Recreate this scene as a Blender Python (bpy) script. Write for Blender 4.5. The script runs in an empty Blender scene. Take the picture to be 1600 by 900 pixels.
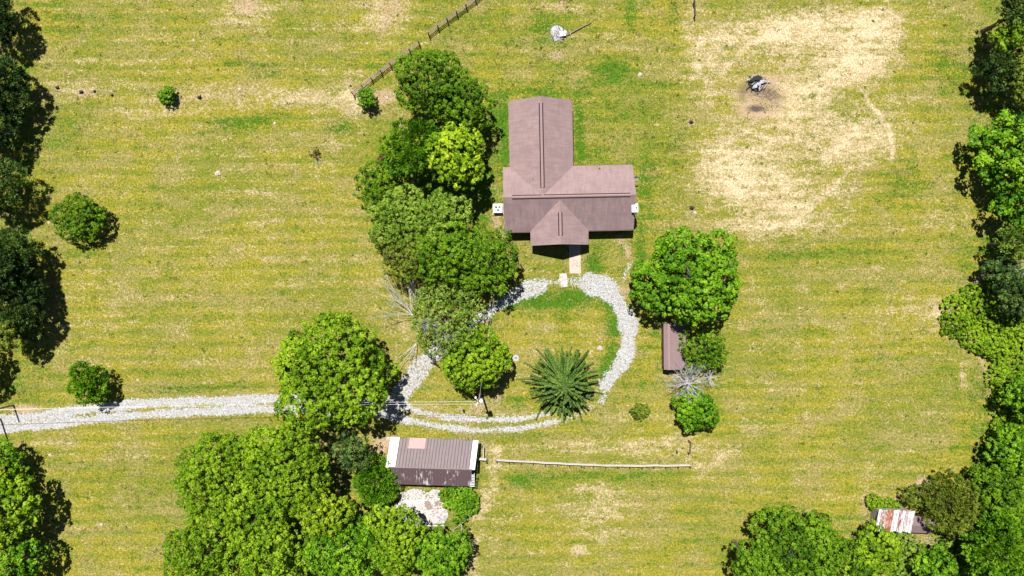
import bpy, math, random
import numpy as np
from mathutils import Vector, Matrix
random.seed(7)
rng = np.random.default_rng(11)
SC = bpy.context.scene
COL = SC.collection
R = math.radians

# ------------------------------------------------------------------ camera, world, sun, exposure
H = 106.7                                        # drone height in metres (10 px of the 1600 px photo = 1 m on the ground)
cam = bpy.data.cameras.new('camera'); cam.sensor_width = 36; cam.lens = 24
cam.clip_start = 1; cam.clip_end = 6000
camo = bpy.data.objects.new('camera', cam); COL.objects.link(camo)
camo.location = (0, 0, H); camo.rotation_euler = (0, 0, 0)
SC.camera = camo
SV = Vector((0.14, -0.42, -1.0)).normalized()    # direction sunlight travels
EL = math.asin(-SV.z); AZ = math.atan2(-SV.x, -SV.y)
w = bpy.data.worlds.new('World'); SC.world = w; w.use_nodes = True
nt = w.node_tree; bg = nt.nodes['Background']
sky = nt.nodes.new('ShaderNodeTexSky'); sky.sky_type = 'NISHITA'; sky.sun_disc = False
sky.air_density = 0.6; sky.dust_density = 0.3; sky.sun_elevation = EL; sky.sun_rotation = AZ
nt.links.new(sky.outputs[0], bg.inputs[0]); bg.inputs[1].default_value = 0.05
sl = bpy.data.lights.new('sun', 'SUN'); sl.energy = 5.0; sl.angle = R(0.5); sl.color = (1.0, 0.955, 0.88)
slo = bpy.data.objects.new('sun', sl); COL.objects.link(slo)
slo.rotation_euler = SV.to_track_quat('-Z', 'Y').to_euler(); slo.location = (-20, 60, 150)
SC.view_settings.view_transform = 'Standard'; SC.view_settings.look = 'None'
SC.view_settings.exposure = 1.05; SC.view_settings.gamma = 1.0
SC.view_settings.use_curve_mapping = False

# ------------------------------------------------------------------ helpers
def P(px, py, h=0.0):                            # measured photo position of a point at height h -> metres on the plot
    f = (H - h) / H / 10
    return Vector(((px - 800) * f, -(py - 450) * f, h))
def tag(o, label=None, cat=None, group=None, kind=None):
    if label: o['label'] = label
    if cat: o['category'] = cat
    if group: o['group'] = group
    if kind: o['kind'] = kind
    return o
def link(name, me, mat=None, parent=None, loc=None, rz=None):
    o = bpy.data.objects.new(name, me); COL.objects.link(o)
    if mat is not None and me is not None and not me.materials:
        for m in (mat if isinstance(mat, (list, tuple)) else [mat]): me.materials.append(m)
    if parent: o.parent = parent
    if loc is not None: o.location = loc
    if rz is not None: o.rotation_euler = (0, 0, rz)
    return o
def empty(name, loc, label, cat, rz=0, group=None):
    o = bpy.data.objects.new(name, None); COL.objects.link(o)
    o.location = loc; o.rotation_euler = (0, 0, rz); o.empty_display_size = .5
    return tag(o, label, cat, group)
def np_mesh(name, V, F, k=None, tint=None, smooth=False, col=None):
    """V (n,3), F (m,k) arrays"""
    V = np.asarray(V, dtype=np.float32); F = np.asarray(F, dtype=np.int32)
    k = F.shape[1]; m = len(F)
    me = bpy.data.meshes.new(name)
    me.vertices.add(len(V)); me.vertices.foreach_set('co', V.ravel())
    me.loops.add(m * k); me.loops.foreach_set('vertex_index', F.ravel())
    me.polygons.add(m); me.polygons.foreach_set('loop_start', np.arange(0, m * k, k, dtype=np.int32))
    me.update(calc_edges=True)
    if tint is not None:
        a = me.attributes.new('tint', 'FLOAT', 'FACE'); a.data.foreach_set('value', np.asarray(tint, dtype=np.float32))
    if col is not None:
        a = me.attributes.new('mask', 'FLOAT_COLOR', 'POINT'); a.data.foreach_set('color', np.asarray(col, dtype=np.float32).ravel())
    if smooth: me.polygons.foreach_set('use_smooth', np.ones(m, dtype=bool))
    me.validate()
    return me
class MB:                                        # collects boxes, tubes and prisms into one mesh
    def __init__(s): s.v = []; s.f = []
    def add(s, vs, fs):
        n = len(s.v); s.v += [tuple(v) for v in vs]; s.f += [tuple(i + n for i in f) for f in fs]; return s
    def box(s, x0, x1, y0, y1, z0, z1):
        vs = [(x, y, z) for z in (z0, z1) for x, y in ((x0, y0), (x1, y0), (x1, y1), (x0, y1))]
        return s.add(vs, [(3, 2, 1, 0), (4, 5, 6, 7), (0, 1, 5, 4), (1, 2, 6, 5), (2, 3, 7, 6), (3, 0, 4, 7)])
    def slab(s, quad, t, d=None):                # quad of 4 points, thickness t downwards
        q = [Vector(p) for p in quad]
        n = (q[1] - q[0]).cross(q[3] - q[0]).normalized()
        if n.z < 0: q = q[::-1]; n = -n
        d = n if d is None else Vector(d)
        vs = q + [p - d * t for p in q]
        return s.add(vs, [(0, 1, 2, 3), (7, 6, 5, 4), (1, 0, 4, 5), (2, 1, 5, 6), (3, 2, 6, 7), (0, 3, 7, 4)])
    def poly(s, pts, z0, z1):
        n = len(pts); vs = [(x, y, z0) for x, y in pts] + [(x, y, z1) for x, y in pts]
        return s.add(vs, [tuple(range(n))[::-1], tuple(range(n, 2 * n))] + [(i, (i + 1) % n, n + (i + 1) % n, n + i) for i in range(n)])
    def tube(s, pts, rad, n=6, cap=True):
        pts = [Vector(p) for p in pts]; m = len(pts)
        if not isinstance(rad, (list, tuple)): rad = [rad] * m
        vs = []; ref = None
        for i, p in enumerate(pts):
            t = (pts[min(i + 1, m - 1)] - pts[max(i - 1, 0)]).normalized()
            if ref is None: ref = Vector((1, 0, 0)) if abs(t.x) < .8 else Vector((0, 1, 0))
            a = t.cross(ref).normalized(); b = t.cross(a); ref = -b if False else ref
            for k in range(n):
                th = 2 * math.pi * k / n
                vs.append(p + (a * math.cos(th) + b * math.sin(th)) * rad[i])
        fs = [(i * n + k, (i + 1) * n + k, (i + 1) * n + (k + 1) % n, i * n + (k + 1) % n) for i in range(m - 1) for k in range(n)]
        if cap: fs += [tuple(range(n)), tuple(range((m - 1) * n, m * n))[::-1]]
        return s.add(vs, fs)
    def cyl(s, x, y, z0, z1, r, n=12, r2=None): return s.tube([(x, y, z0), (x, y, z1)], [r, r if r2 is None else r2], n)
    def mesh(s, name, bevel=0):
        me = bpy.data.meshes.new(name); me.from_pydata(s.v, [], s.f); me.update()
        import bmesh
        bm = bmesh.new(); bm.from_mesh(me)
        bmesh.ops.recalc_face_normals(bm, faces=bm.faces)
        if bevel: bmesh.ops.bevel(bm, geom=bm.edges[:], offset=bevel, segments=1, affect='EDGES')
        bm.to_mesh(me); bm.free(); return me
    def build(s, name, mat, parent=None, loc=None, rz=None, bevel=0):
        return link(name, s.mesh(name, bevel), mat, parent, loc, rz)

# ------------------------------------------------------------------ node helpers and materials
class N:
    def __init__(s, name):
        s.m = bpy.data.materials.new(name); s.m.use_nodes = True
        s.t = s.m.node_tree; s.b = s.t.nodes['Principled BSDF']; s.out = s.t.nodes['Material Output']
        s.b.inputs['Roughness'].default_value = .85
        s.b.inputs['Specular IOR Level'].default_value = .25
        s.pos = s.t.nodes.new('ShaderNodeTexCoord').outputs['Object']
    def n(s, ty, **kw):
        x = s.t.nodes.new(ty)
        for k, v in kw.items(): setattr(x, k, v)
        return x
    def set(s, sock, v):
        if hasattr(v, 'is_linked') or isinstance(v, bpy.types.NodeSocket): s.t.links.new(v, sock)
        else:
            if sock.type == 'RGBA' and len(v) == 3: v = (*v, 1)
            sock.default_value = v
    def map(s, sc=(1, 1, 1), rot=(0, 0, 0), loc=(0, 0, 0), src=None):
        x = s.n('ShaderNodeMapping'); s.set(x.inputs[0], src or s.pos)
        x.inputs['Scale'].default_value = sc; x.inputs['Rotation'].default_value = rot; x.inputs['Location'].default_value = loc
        return x.outputs[0]
    def noise(s, scale, det=3, vec=None, rough=.55, dist=0):
        x = s.n('ShaderNodeTexNoise'); s.set(x.inputs['Vector'], vec or s.pos)
        x.inputs['Scale'].default_value = scale; x.inputs['Detail'].default_value = det
        x.inputs['Roughness'].default_value = rough; x.inputs['Distortion'].default_value = dist
        return x.outputs[0]
    def math(s, op, a, b=0.0, clamp=False):
        x = s.n('ShaderNodeMath', operation=op, use_clamp=clamp)
        s.set(x.inputs[0], a); s.set(x.inputs[1], b); return x.outputs[0]
    def rng(s, v, a, b, c=0.0, d=1.0):
        x = s.n('ShaderNodeMapRange'); s.set(x.inputs[0], v)
        for i, q in enumerate((a, b, c, d)): x.inputs[i + 1].default_value = q
        return x.outputs[0]
    def mix(s, f, a, b, mode='MIX'):
        x = s.n('ShaderNodeMix', data_type='RGBA', blend_type=mode)
        s.set(x.inputs[0], f); s.set(x.inputs[6], a); s.set(x.inputs[7], b); return x.outputs[2]
    def attr(s, name):
        x = s.n('ShaderNodeAttribute'); x.attribute_name = name; return x
    def bump(s, h, strength=.5, dist=.05):
        x = s.n('ShaderNodeBump'); x.inputs['Strength'].default_value = strength; x.inputs['Distance'].default_value = dist
        s.set(x.inputs['Height'], h); s.t.links.new(x.outputs[0], s.b.inputs['Normal'])
    def col(s, c): s.set(s.b.inputs['Base Color'], c); return s

def plain(name, c, rough=.8, var=.25, scale=3, metal=0, bump=0, c2=None):
    q = N(name); f = q.noise(scale, 4)
    d = c2 or tuple(v * (1 - var) for v in c)
    q.col(q.mix(q.rng(f, .35, .65), d, c)); q.b.inputs['Roughness'].default_value = rough
    q.b.inputs['Metallic'].default_value = metal
    if bump: q.bump(q.noise(scale * 4, 3), bump, .03)
    return q.m

def ground_material():
    q = N('field_grass')
    a = q.attr('mask'); sp = q.n('ShaderNodeSeparateColor'); q.t.links.new(a.outputs['Color'], sp.inputs[0])
    straw, green, dirt = sp.outputs[0], sp.outputs[1], sp.outputs[2]; gravel = a.outputs['Alpha']
    big = q.noise(.055, 3); mid = q.noise(1, 5, q.map((.22, .42, 1)), rough=.65); m2 = q.noise(1, 5, q.map((.6, 1.05, 1), loc=(8, 2, 0)), rough=.7); sm = q.noise(2.4, 4, rough=.7)
    fine = q.noise(4.6, 4, rough=.75); grit = q.noise(9, 2, rough=.6); hue = q.noise(1, 4, q.map((.16, .28, 1), loc=(40, 9, 0)), rough=.6)
    streak = q.noise(1.0, 3, q.map((.035, .55, 1)), rough=.6)
    streak2 = q.noise(1.0, 2, q.map((.02, 1.6, 1), loc=(3, 7, 0)), rough=.5)
    def add(a_, n_, k, m_=.5): return q.math('ADD', a_, q.math('MULTIPLY', q.math('SUBTRACT', n_, m_), k))
    # mowing swaths 2 m wide running left to right, wandering a little
    sp2 = q.n('ShaderNodeSeparateXYZ'); q.t.links.new(q.pos, sp2.inputs[0])
    wob = q.noise(1, 2, q.map((.02, .05, 1), loc=(5, 5, 0)))
    ph = q.math('ADD', q.math('MULTIPLY', sp2.outputs[1], 3.05), q.math('MULTIPLY', wob, 14.0))
    swath = q.math('MULTIPLY', q.math('SINE', ph), q.rng(big, .38, .6, .0, .13))
    ridge = q.math('MULTIPLY', q.math('POWER', q.math('ABSOLUTE', q.math('SINE', q.math('MULTIPLY', ph, .5))), 24.0), q.rng(streak, .46, .62, 0, .30))
    # dryness of the sward
    dry = q.math('SUBTRACT', q.math('MULTIPLY', q.math('SUBTRACT', mid, .5), 1.9), .01)
    dry = add(dry, m2, 2.5); dry = add(dry, streak, .75); dry = add(dry, streak2, .35, .52); dry = add(dry, sm, 2.2); dry = add(dry, fine, 1.9, .53)
    dry = q.math('ADD', dry, q.math('ADD', swath, ridge))
    dry = q.math('ADD', dry, q.math('MULTIPLY', straw, q.rng(q.math('ADD', q.math('MULTIPLY', hue, .5), q.math('MULTIPLY', m2, .5)), .40, .60, .65, 1.45)))
    dry = q.math('SUBTRACT', dry, q.math('MULTIPLY', green, .95))
    ol = q.mix(q.rng(q.math('ADD', big, q.math('MULTIPLY', q.math('SINE', ph), .085)), .40, .60), (.132, .142, .018), (.192, .172, .020))
    ol = q.mix(q.rng(hue, .46, .62, 0, .8), ol, (.195, .165, .055))
    c = q.mix(q.rng(dry, -.95, -.15), (.048, .112, .006), ol)
    c = q.mix(q.rng(dry, .20, .75), c, (.272, .226, .112))
    c = q.mix(q.rng(dry, .8, 2.0), c, (.46, .355, .225))
    dm = q.math('ADD', dirt, q.math('MULTIPLY', q.math('SUBTRACT', sm, .5), 1.9))
    dm = q.math('ADD', dm, q.math('MULTIPLY', q.math('SUBTRACT', fine, .5), 1.5))
    dc = q.mix(q.rng(sm, .4, .65), (.38, .27, .185), (.22, .15, .105))
    c = q.mix(q.rng(dm, .35, .95, 0, .9), c, dc)
    ch = q.attr('char').outputs['Fac']
    chm = q.math('ADD', ch, q.math('ADD', q.math('MULTIPLY', q.math('SUBTRACT', sm, .5), 1.6), q.math('MULTIPLY', q.math('SUBTRACT', fine, .5), 1.4)))
    c = q.mix(q.rng(chm, .35, .9, 0, .9), c, (.045, .036, .034))
    gm = q.math('ADD', gravel, q.math('MULTIPLY', q.math('SUBTRACT', fine, .5), 1.5))
    gm = q.math('ADD', gm, q.math('MULTIPLY', q.math('SUBTRACT', sm, .5), 1.8))
    gc = q.mix(q.rng(grit, .32, .58), (.21, .212, .222), (.34, .342, .355)); gc = q.mix(q.rng(m2, .40, .65, 0, .6), gc, (.235, .215, .185))
    c = q.mix(q.rng(gm, .40, .72), c, gc)
    br = q.math('MULTIPLY', q.rng(sm, .28, .72, .72, 1.26), q.rng(fine, .28, .72, .52, 1.42))
    br = q.math('MULTIPLY', br, q.rng(grit, .3, .7, .78, 1.22))
    x = q.n('ShaderNodeVectorMath', operation='SCALE'); q.t.links.new(c, x.inputs[0]); q.t.links.new(br, x.inputs['Scale'])
    q.col(x.outputs[0]); q.b.inputs['Roughness'].default_value = .95; q.b.inputs['Specular IOR Level'].default_value = .1
    q.bump(q.math('ADD', fine, grit), .6, .10)
    return q.m
GROUND = ground_material()

def tint_mat(name, ramp, rough=.9, trans=0.0, tcol=None, spec=.07):
    q = N(name); a = q.attr('tint')
    cr = q.n('ShaderNodeValToRGB'); e = cr.color_ramp.elements
    e[0].position = 0; e[0].color = (*ramp[0], 1); e[1].position = 1; e[1].color = (*ramp[-1], 1)
    for i, c in enumerate(ramp[1:-1]):
        n_ = e.new((i + 1) / (len(ramp) - 1)); n_.color = (*c, 1)
    q.t.links.new(a.outputs['Fac'], cr.inputs[0]); q.col(cr.outputs[0])
    q.b.inputs['Roughness'].default_value = rough; q.b.inputs['Specular IOR Level'].default_value = spec
    if trans:
        tr = q.n('ShaderNodeBsdfTranslucent'); g = q.mix(1.0, cr.outputs[0], tcol or (1.5, 1.3, .5), 'MULTIPLY')
        q.t.links.new(g, tr.inputs[0]); ms = q.n('ShaderNodeMixShader'); ms.inputs[0].default_value = trans
        q.t.links.new(q.b.outputs[0], ms.inputs[1]); q.t.links.new(tr.outputs[0], ms.inputs[2])
        q.t.links.new(ms.outputs[0], q.out.inputs[0])
    return q.m
LEAF = {
 'mid':    tint_mat('leaf_mid_green', [(.017, .054, .003), (.066, .140, .005), (.135, .245, .010)], .5, .18),
 'bright': tint_mat('leaf_bright_green', [(.030, .080, .003), (.100, .190, .006), (.215, .335, .014)], .5, .2),
 'lime':   tint_mat('leaf_lime', [(.05, .12, .003), (.15, .26, .006), (.31, .42, .020)], .5, .2),
 'lime2':  tint_mat('leaf_yellow_green', [(.04, .10, .003), (.13, .22, .006), (.30, .37, .020)], .5, .2),
 'pale':   tint_mat('leaf_pale_green', [(.045, .100, .008), (.115, .205, .016), (.235, .335, .045)], .6, .2),
 'grey':   tint_mat('leaf_grey_green', [(.040, .088, .008), (.110, .185, .018), (.24, .32, .060)], .6, .18),
 'dark':   tint_mat('leaf_dark_green', [(.009, .026, .006), (.026, .058, .012), (.095, .150, .032)], .6, .12),
 'olive':  tint_mat('leaf_olive', [(.032, .062, .006), (.090, .130, .012), (.20, .24, .028)], .6, .18),
 'emerald':tint_mat('leaf_emerald', [(.016, .065, .003), (.066, .172, .005), (.175, .315, .014)], .45, .2),
 'spruce': tint_mat('needle_green', [(.018, .045, .008), (.040, .082, .012), (.11, .175, .030)], .6, .08),
 'rust':   tint_mat('leaf_russet', [(.06, .035, .012), (.11, .075, .025), (.16, .13, .05)], .7, .2),
}
BARK = plain('bark', (.17, .13, .10), .95, .5, 6, bump=.8)
DEADW = plain('weathered_dead_wood', (.43, .41, .41), .9, .45, 5, bump=.4)
POSTW = plain('dark_fence_wood', (.08, .06, .055), .9, .5, 8)
RAILW = plain('weathered_rail_wood', (.23, .17, .15), .9, .35, 6, bump=.3)
GREYW = plain('grey_board_wood', (.40, .37, .35), .9, .3, 6, bump=.3)
PADC = plain('stained_broken_concrete', (.43, .405, .395), .95, .6, 3.2, bump=.6)
CONC = plain('pale_concrete', (.47, .42, .40), .9, .5, 1.6, bump=.4)
WHITEP = plain('white_painted_metal', (.66, .67, .68), .45, .1, 2)
BLACKM = plain('black_metal', (.02, .02, .022), .5, .3, 5)
CHAR = plain('charred_wood', (.025, .024, .026), .9, .5, 8)
ASHM = plain('grey_ash', (.36, .37, .40), .95, .45, 6, bump=.6)
ROCK = plain('pale_rock', (.40, .34, .28), .9, .35, 6, bump=.6)
GLASS = N('window_glass'); GLASS.col((.03, .04, .05)); GLASS.b.inputs['Roughness'].default_value = .08; GLASS = GLASS.m

# ------------------------------------------------------------------ ground masks (photo px of the ground plane)
def gauss(px, py, cx, cy, rx, ry, w=1.0, a=0):
    c, s = math.cos(R(a)), math.sin(R(a)); dx, dy = px - cx, py - cy
    u = (dx * c + dy * s) / rx; v = (-dx * s + dy * c) / ry
    return w * np.exp(-(u * u + v * v) ** 1.3 * .8)
def pdist(px, py, pts):
    d = np.full(px.shape, 1e9, dtype=np.float32)
    for (x0, y0), (x1, y1) in zip(pts[:-1], pts[1:]):
        dx, dy = x1 - x0, y1 - y0; t = np.clip(((px - x0) * dx + (py - y0) * dy) / (dx * dx + dy * dy), 0, 1)
        d = np.minimum(d, np.hypot(px - x0 - t * dx, py - y0 - t * dy))
    return d
def line(px, py, pts, w, s=1.0): return s * np.clip(1.25 - pdist(px, py, pts) / w * .75, 0, 1)
STRAW = [(1240, 110, 190, 120, .18), (1250, 260, 180, 110, .16), (1250, 48, 130, 30, 1.15, -6), (1370, 50, 35, 45, .9), (1300, 110, 75, 30, .6, -30), (1340, 100, 45, 28, .7), (1325, 225, 55, 35, .95),
 (1185, 300, 75, 50, 1.0, 20), (1130, 250, 45, 50, .6), (1230, 200, 60, 60, .35), (1205, 352, 85, 9, .7), (1280, 320, 60, 30, .35), (1110, 100, 22, 45, .55),
 (1230, 150, 70, 45, .55), (1380, 180, 35, 60, .25), (340, 150, 280, 16, .38), (230, 180, 100, 9, .3), (110, 140, 40, 14, .4), (440, 160, 60, 25, .4),
 (545, 165, 30, 22, .8), (560, 130, 30, 18, .4), (380, 15, 40, 22, .8), (600, 20, 40, 25, .7), (870, 15, 30, 14, .4), (920, 20, 40, 12, .3),
 (960, 70, 30, 25, .3), (1000, 110, 20, 12, .4), (1080, 60, 20, 60, .35), (905, 330, 10, 30, .2), (940, 800, 45, 45, .55), (925, 760, 35, 12, .35), (905, 862, 14, 9, .9),
 (770, 800, 25, 60, .3), (900, 700, 170, 10, .35), (1020, 690, 60, 25, .35), (1100, 700, 45, 30, .3), (1440, 480, 60, 25, .35), (1465, 490, 14, 20, .7),
 (1300, 530, 80, 8, .25), (1520, 330, 20, 70, .3), (1500, 60, 40, 70, .15), (1505, 590, 7, 22, .9), (1480, 340, 20, 40, .3), (880, 540, 50, 30, .15), (830, 600, 40, 45, .25),
 (940, 550, 25, 25, .25), (930, 390, 14, 20, .4), (780, 350, 14, 30, .5), (820, 410, 30, 10, .25), (700, 640, 60, 16, .3), (640, 500, 18, 60, .35),
 (170, 470, 50, 40, .18), (400, 340, 60, 60, .12), (260, 710, 120, 14, .22), (350, 560, 60, 30, .15), (590, 690, 30, 14, .5), (30, 640, 30, 8, .4), (60, 690, 40, 6, .4),
 (1170, 640, 20, 60, .15), (990, 650, 60, 30, .2), (1350, 780, 30, 30, .2), (1440, 770, 60, 12, .5, -20), (1340, 745, 40, 10, .2), (520, 225, 20, 6, .3), (1000, 730, 160, 6, .25)]
GREEN = [(385, 192, 60, 13, .9), (535, 198, 22, 14, .9), (440, 175, 30, 10, .5), (380, 100, 45, 8, .5), (420, 112, 40, 10, .5), (120, 25, 80, 30, .35), (560, 90, 60, 10, .2), (965, 110, 40, 22, .8),
 (985, 25, 10, 30, .7), (1055, 20, 8, 30, .6), (870, 30, 30, 12, .4), (850, 50, 25, 20, .5), (905, 210, 8, 60, .9), (925, 240, 20, 12, .6), (790, 220, 7, 70, .75), (780, 180, 12, 40, .6), (845, 140, 50, 10, .7),
 (950, 170, 60, 40, .3), (1010, 300, 14, 70, .6), (1000, 400, 8, 50, .7), (1060, 230, 30, 30, .35), (1410, 285, 36, 34, .65), (1480, 90, 40, 30, .5), (1470, 130, 30, 20, .4), (930, 410, 14, 26, 1.0), (940, 385, 20, 10, .4),
 (880, 462, 85, 9, .8), (958, 515, 12, 55, 1.1), (900, 470, 60, 16, .6), (835, 480, 40, 10, .5), (950, 580, 10, 20, .6), (945, 580, 18, 25, .6), (880, 480, 12, 30, .5), (845, 470, 14, 14, .5), (800, 475, 25, 8, .6), (890, 522, 14, 8, .6), (335, 605, 110, 3.5, .8), (250, 612, 70, 3, .5), (820, 755, 30, 12, .6), (850, 745, 100, 8, .4),
 (960, 745, 90, 8, .4), (1230, 400, 60, 14, .5), (1330, 390, 80, 18, .25), (1250, 515, 60, 4, .6), (1380, 560, 60, 16, .2), (130, 395, 25, 25, .3), (120, 180, 30, 30, .35), (990, 595, 20, 20, .4), (1025, 470, 12, 50, .5), (1030, 540, 10, 50, .35), (1010, 670, 60, 8, .3),
 (760, 690, 90, 5, .35), (820, 630, 30, 12, .4), (170, 755, 60, 30, .2), (660, 290, 60, 60, .5), (760, 310, 14, 40, .5), (830, 625, 40, 10, .4), (720, 250, 60, 90, .6), (720, 420, 70, 60, .4), (1100, 600, 40, 60, .35),
 (640, 800, 80, 60, .5), (420, 800, 150, 100, .5), (1560, 250, 60, 220, .5), (1560, 650, 60, 200, .5), (1400, 870, 260, 60, .5), (20, 350, 50, 300, .5), (20, 820, 70, 110, .5)]
CHARRED = [(1158, 148, 9, 14, .4), (1215, 168, 12, 7, .35), (1184, 136, 24, 15, .75), (1181, 170, 15, 6, .9), (1212, 150, 16, 10, .45), (1195, 158, 30, 14, .25), (873, 54, 14, 11, .45), (1080, 190, 4, 5, .5), (870, 40, 10, 4, .3)]
DIRT = [(985, 500, 16, 50, .42), (968, 452, 18, 16, .5), (955, 610, 16, 22, .35), (770, 668, 120, 16, .3), (790, 470, 40, 14, .3), (660, 560, 40, 40, .35), (175, 648, 200, 20, .3), (385, 8, 24, 15, .8), (612, 12, 32, 16, .65), (600, 45, 10, 22, .6, 20), (1190, 146, 44, 34, .8), (1180, 178, 34, 14, .6), (1210, 120, 16, 10, .3), (545, 130, 20, 10, .5), (870, 87, 14, 9, .8), (876, 8, 12, 7, .8), (600, 150, 22, 14, .9), (545, 172, 16, 12, .5),
 (90, 135, 12, 10, .6), (125, 145, 14, 8, .6), (160, 146, 30, 6, .5), (225, 160, 40, 12, .35), (312, 155, 30, 10, .5), (380, 140, 22, 8, .5), (775, 345, 10, 16, .75), (795, 375, 14, 6, .6), (1080, 190, 8, 8, .7), (1078, 335, 12, 10, .6), (968, 376, 5, 12, .8, -20), (981, 392, 5, 16, .95, -10),
 (1505, 590, 6, 20, .55), (655, 692, 75, 7, .8), (596, 705, 12, 22, .9), (757, 705, 14, 20, .55), (40, 640, 22, 8, .8), (770, 630, 16, 12, .6), (745, 638, 14, 10, .7), (780, 615, 10, 10, .5), (905, 862, 10, 7, .6), (870, 55, 20, 14, .6), (1050, 240, 10, 6, .3),
 (1465, 480, 14, 12, .4), (1420, 770, 36, 8, .8, -28), (1440, 752, 12, 14, .7), (1352, 790, 10, 24, .6), (1440, 850, 40, 18, .7), (1325, 845, 10, 10, .6), (1040, 540, 6, 45, .35), (940, 545, 6, 5, .5), (955, 455, 20, 8, .4), (620, 480, 14, 30, .3), (495, 250, 12, 9, .3), (1270, 52, 60, 12, .25), (1205, 318, 40, 22, .35), (1330, 225, 40, 22, .35), (870, 880, 30, 10, .1), (1083, 15, 4, 24, .6)]
TRACKS = [  # polyline, half width px, strength
 ([(-300, 676), (0, 656), (60, 649), (150, 638), (250, 629), (350, 625), (445, 623), (520, 623), (590, 629), (635, 637)], 7.2, 1.0),
 ([(635, 637), (660, 645), (700, 652), (750, 656), (810, 655), (858, 646)], 4.6, .95),
 ([(-300, 690), (0, 670), (60, 665), (150, 655), (250, 646), (350, 641), (445, 640), (520, 641), (590, 648), (640, 657)], 6.8, 1.0),
 ([(640, 657), (690, 667), (750, 673), (810, 670), (868, 659)], 4.6, .95),
 ([(868, 659), (905, 648), (935, 628)], 4, .55), ([(858, 646), (905, 632), (935, 610)], 4, .5),
 ([(928, 440), (945, 448)], 20, .80), ([(945, 448), (962, 468)], 17, .85), ([(962, 468), (976, 492), (983, 516)], 14, .85), ([(983, 516), (981, 545), (967, 573)], 12, .85), ([(967, 573), (946, 603)], 11, .8), ([(946, 603), (942, 628)], 7, .62),
 ([(925, 438), (905, 438), (885, 441), (850, 441)], 8, .55), ([(850, 441), (822, 448), (795, 464), (775, 480), (755, 494)], 10, .74),
 ([(850, 450), (800, 470), (758, 490), (720, 520), (690, 545)], 6, .9),
 ([(690, 545), (660, 570), (640, 592), (625, 610), (610, 640)], 15, .72),
 ([(-300, 683), (0, 662), (60, 657), (110, 651)], 9, .7),
 ([(975, 480), (990, 530), (980, 570)], 7, .5), ([(985, 412), (974, 435)], 4, .55)]
def masks(px, py):
    s = np.zeros(px.shape, np.float32); g = s.copy(); d = s.copy(); v = s.copy()
    for b in STRAW: s += gauss(px, py, *b)
    for b in GREEN: g += gauss(px, py, *b)
    for b in DIRT: d += gauss(px, py, *b)
    s += line(px, py, [(1242, 360), (1250, 500), (1262, 700), (1268, 790)], 2.0, .3)
    s += line(px, py, [(1350, 75), (1300, 110), (1283, 130), (1280, 155)], 2.5, 1.0)
    s += line(px, py, [(1345, 140), (1362, 165), (1390, 200), (1395, 225), (1393, 255)], 3.0, 1.0) + line(px, py, [(1100, 265), (1150, 240), (1210, 225)], 2.5, .6) + line(px, py, [(1215, 195), (1260, 175), (1300, 150)], 2.5, .4) + line(px, py, [(1125, 115), (1170, 70), (1220, 48)], 4, .5)
    s += line(px, py, [(1340, 200), (1310, 235)], 5, .5) + line(px, py, [(1330, 262), (1280, 315), (1240, 350)], 4, .6)
    s += line(px, py, [(1165, 205), (1210, 220)], 3, .9) + line(px, py, [(1085, 120), (1097, 60)], 5, .6)
    s += line(px, py, [(775, 700), (768, 760), (748, 800), (738, 850), (742, 900)], 10, .55)
    s += line(px, py, [(1090, 740), (1150, 700)], 8, .4) + line(px, py, [(230, 225), (540, 268)], 2, .3)
    for y_ in (778, 640, 598, 512, 488): s += line(px, py, [(1130, y_), (1460, y_ + 4)], 2.5, .16)
    for y_ in (16, 38, 62, 96, 110): s += line(px, py, [(60, y_), (340, y_ + 2)], 2.0, .3)
    edge = [(1540, 425), (1520, 448), (1482, 478), (1477, 500), (1500, 515), (1518, 535), (1540, 575), (1552, 620), (1556, 690), (1545, 725), (1530, 745), (1500, 765)]
    d += line(px, py, edge, 4, .8); s += line(px, py, edge, 9, .3)
    d += line(px, py, [(740, 900), (735, 830), (755, 790)], 5, .45)
    s -= .35 * np.clip(1 - np.abs(px - 545) / 500, 0, 1) * 0
    s += .04 * (px > 60) * (px < 640)
    g += .10 * ((px > 640) & (px < 1075) & (py < 360))
    wv = 2.2 * np.sin(px * .071 + 1.3 * np.sin(py * .05)) + 1.6 * np.sin(py * .093 + px * .031) + 1.2 * np.sin(px * .23 + py * .17) + 1.0 * np.sin(py * .31 - px * .11)
    for pts, wd, st in TRACKS: v = np.maximum(v, st * np.clip(.5 + (wd * (1 + .07 * wv) - pdist(px, py, pts)) / 8, 0, 1))
    out = np.zeros((1080, 1), np.float32)
    fade = np.clip(1 - (np.maximum(np.abs(px - 800) - 900, 0) + np.maximum(np.abs(py - 450) - 600, 0)) / 200, 0, 1)
    ms = 1.0 + .0 * s
    return np.stack([np.clip(s, 0, 1.6) * fade, np.clip(g, 0, 1.2) * fade, np.clip(d, 0, 1) * fade, np.clip(v, 0, 1.2)], -1)

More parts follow.
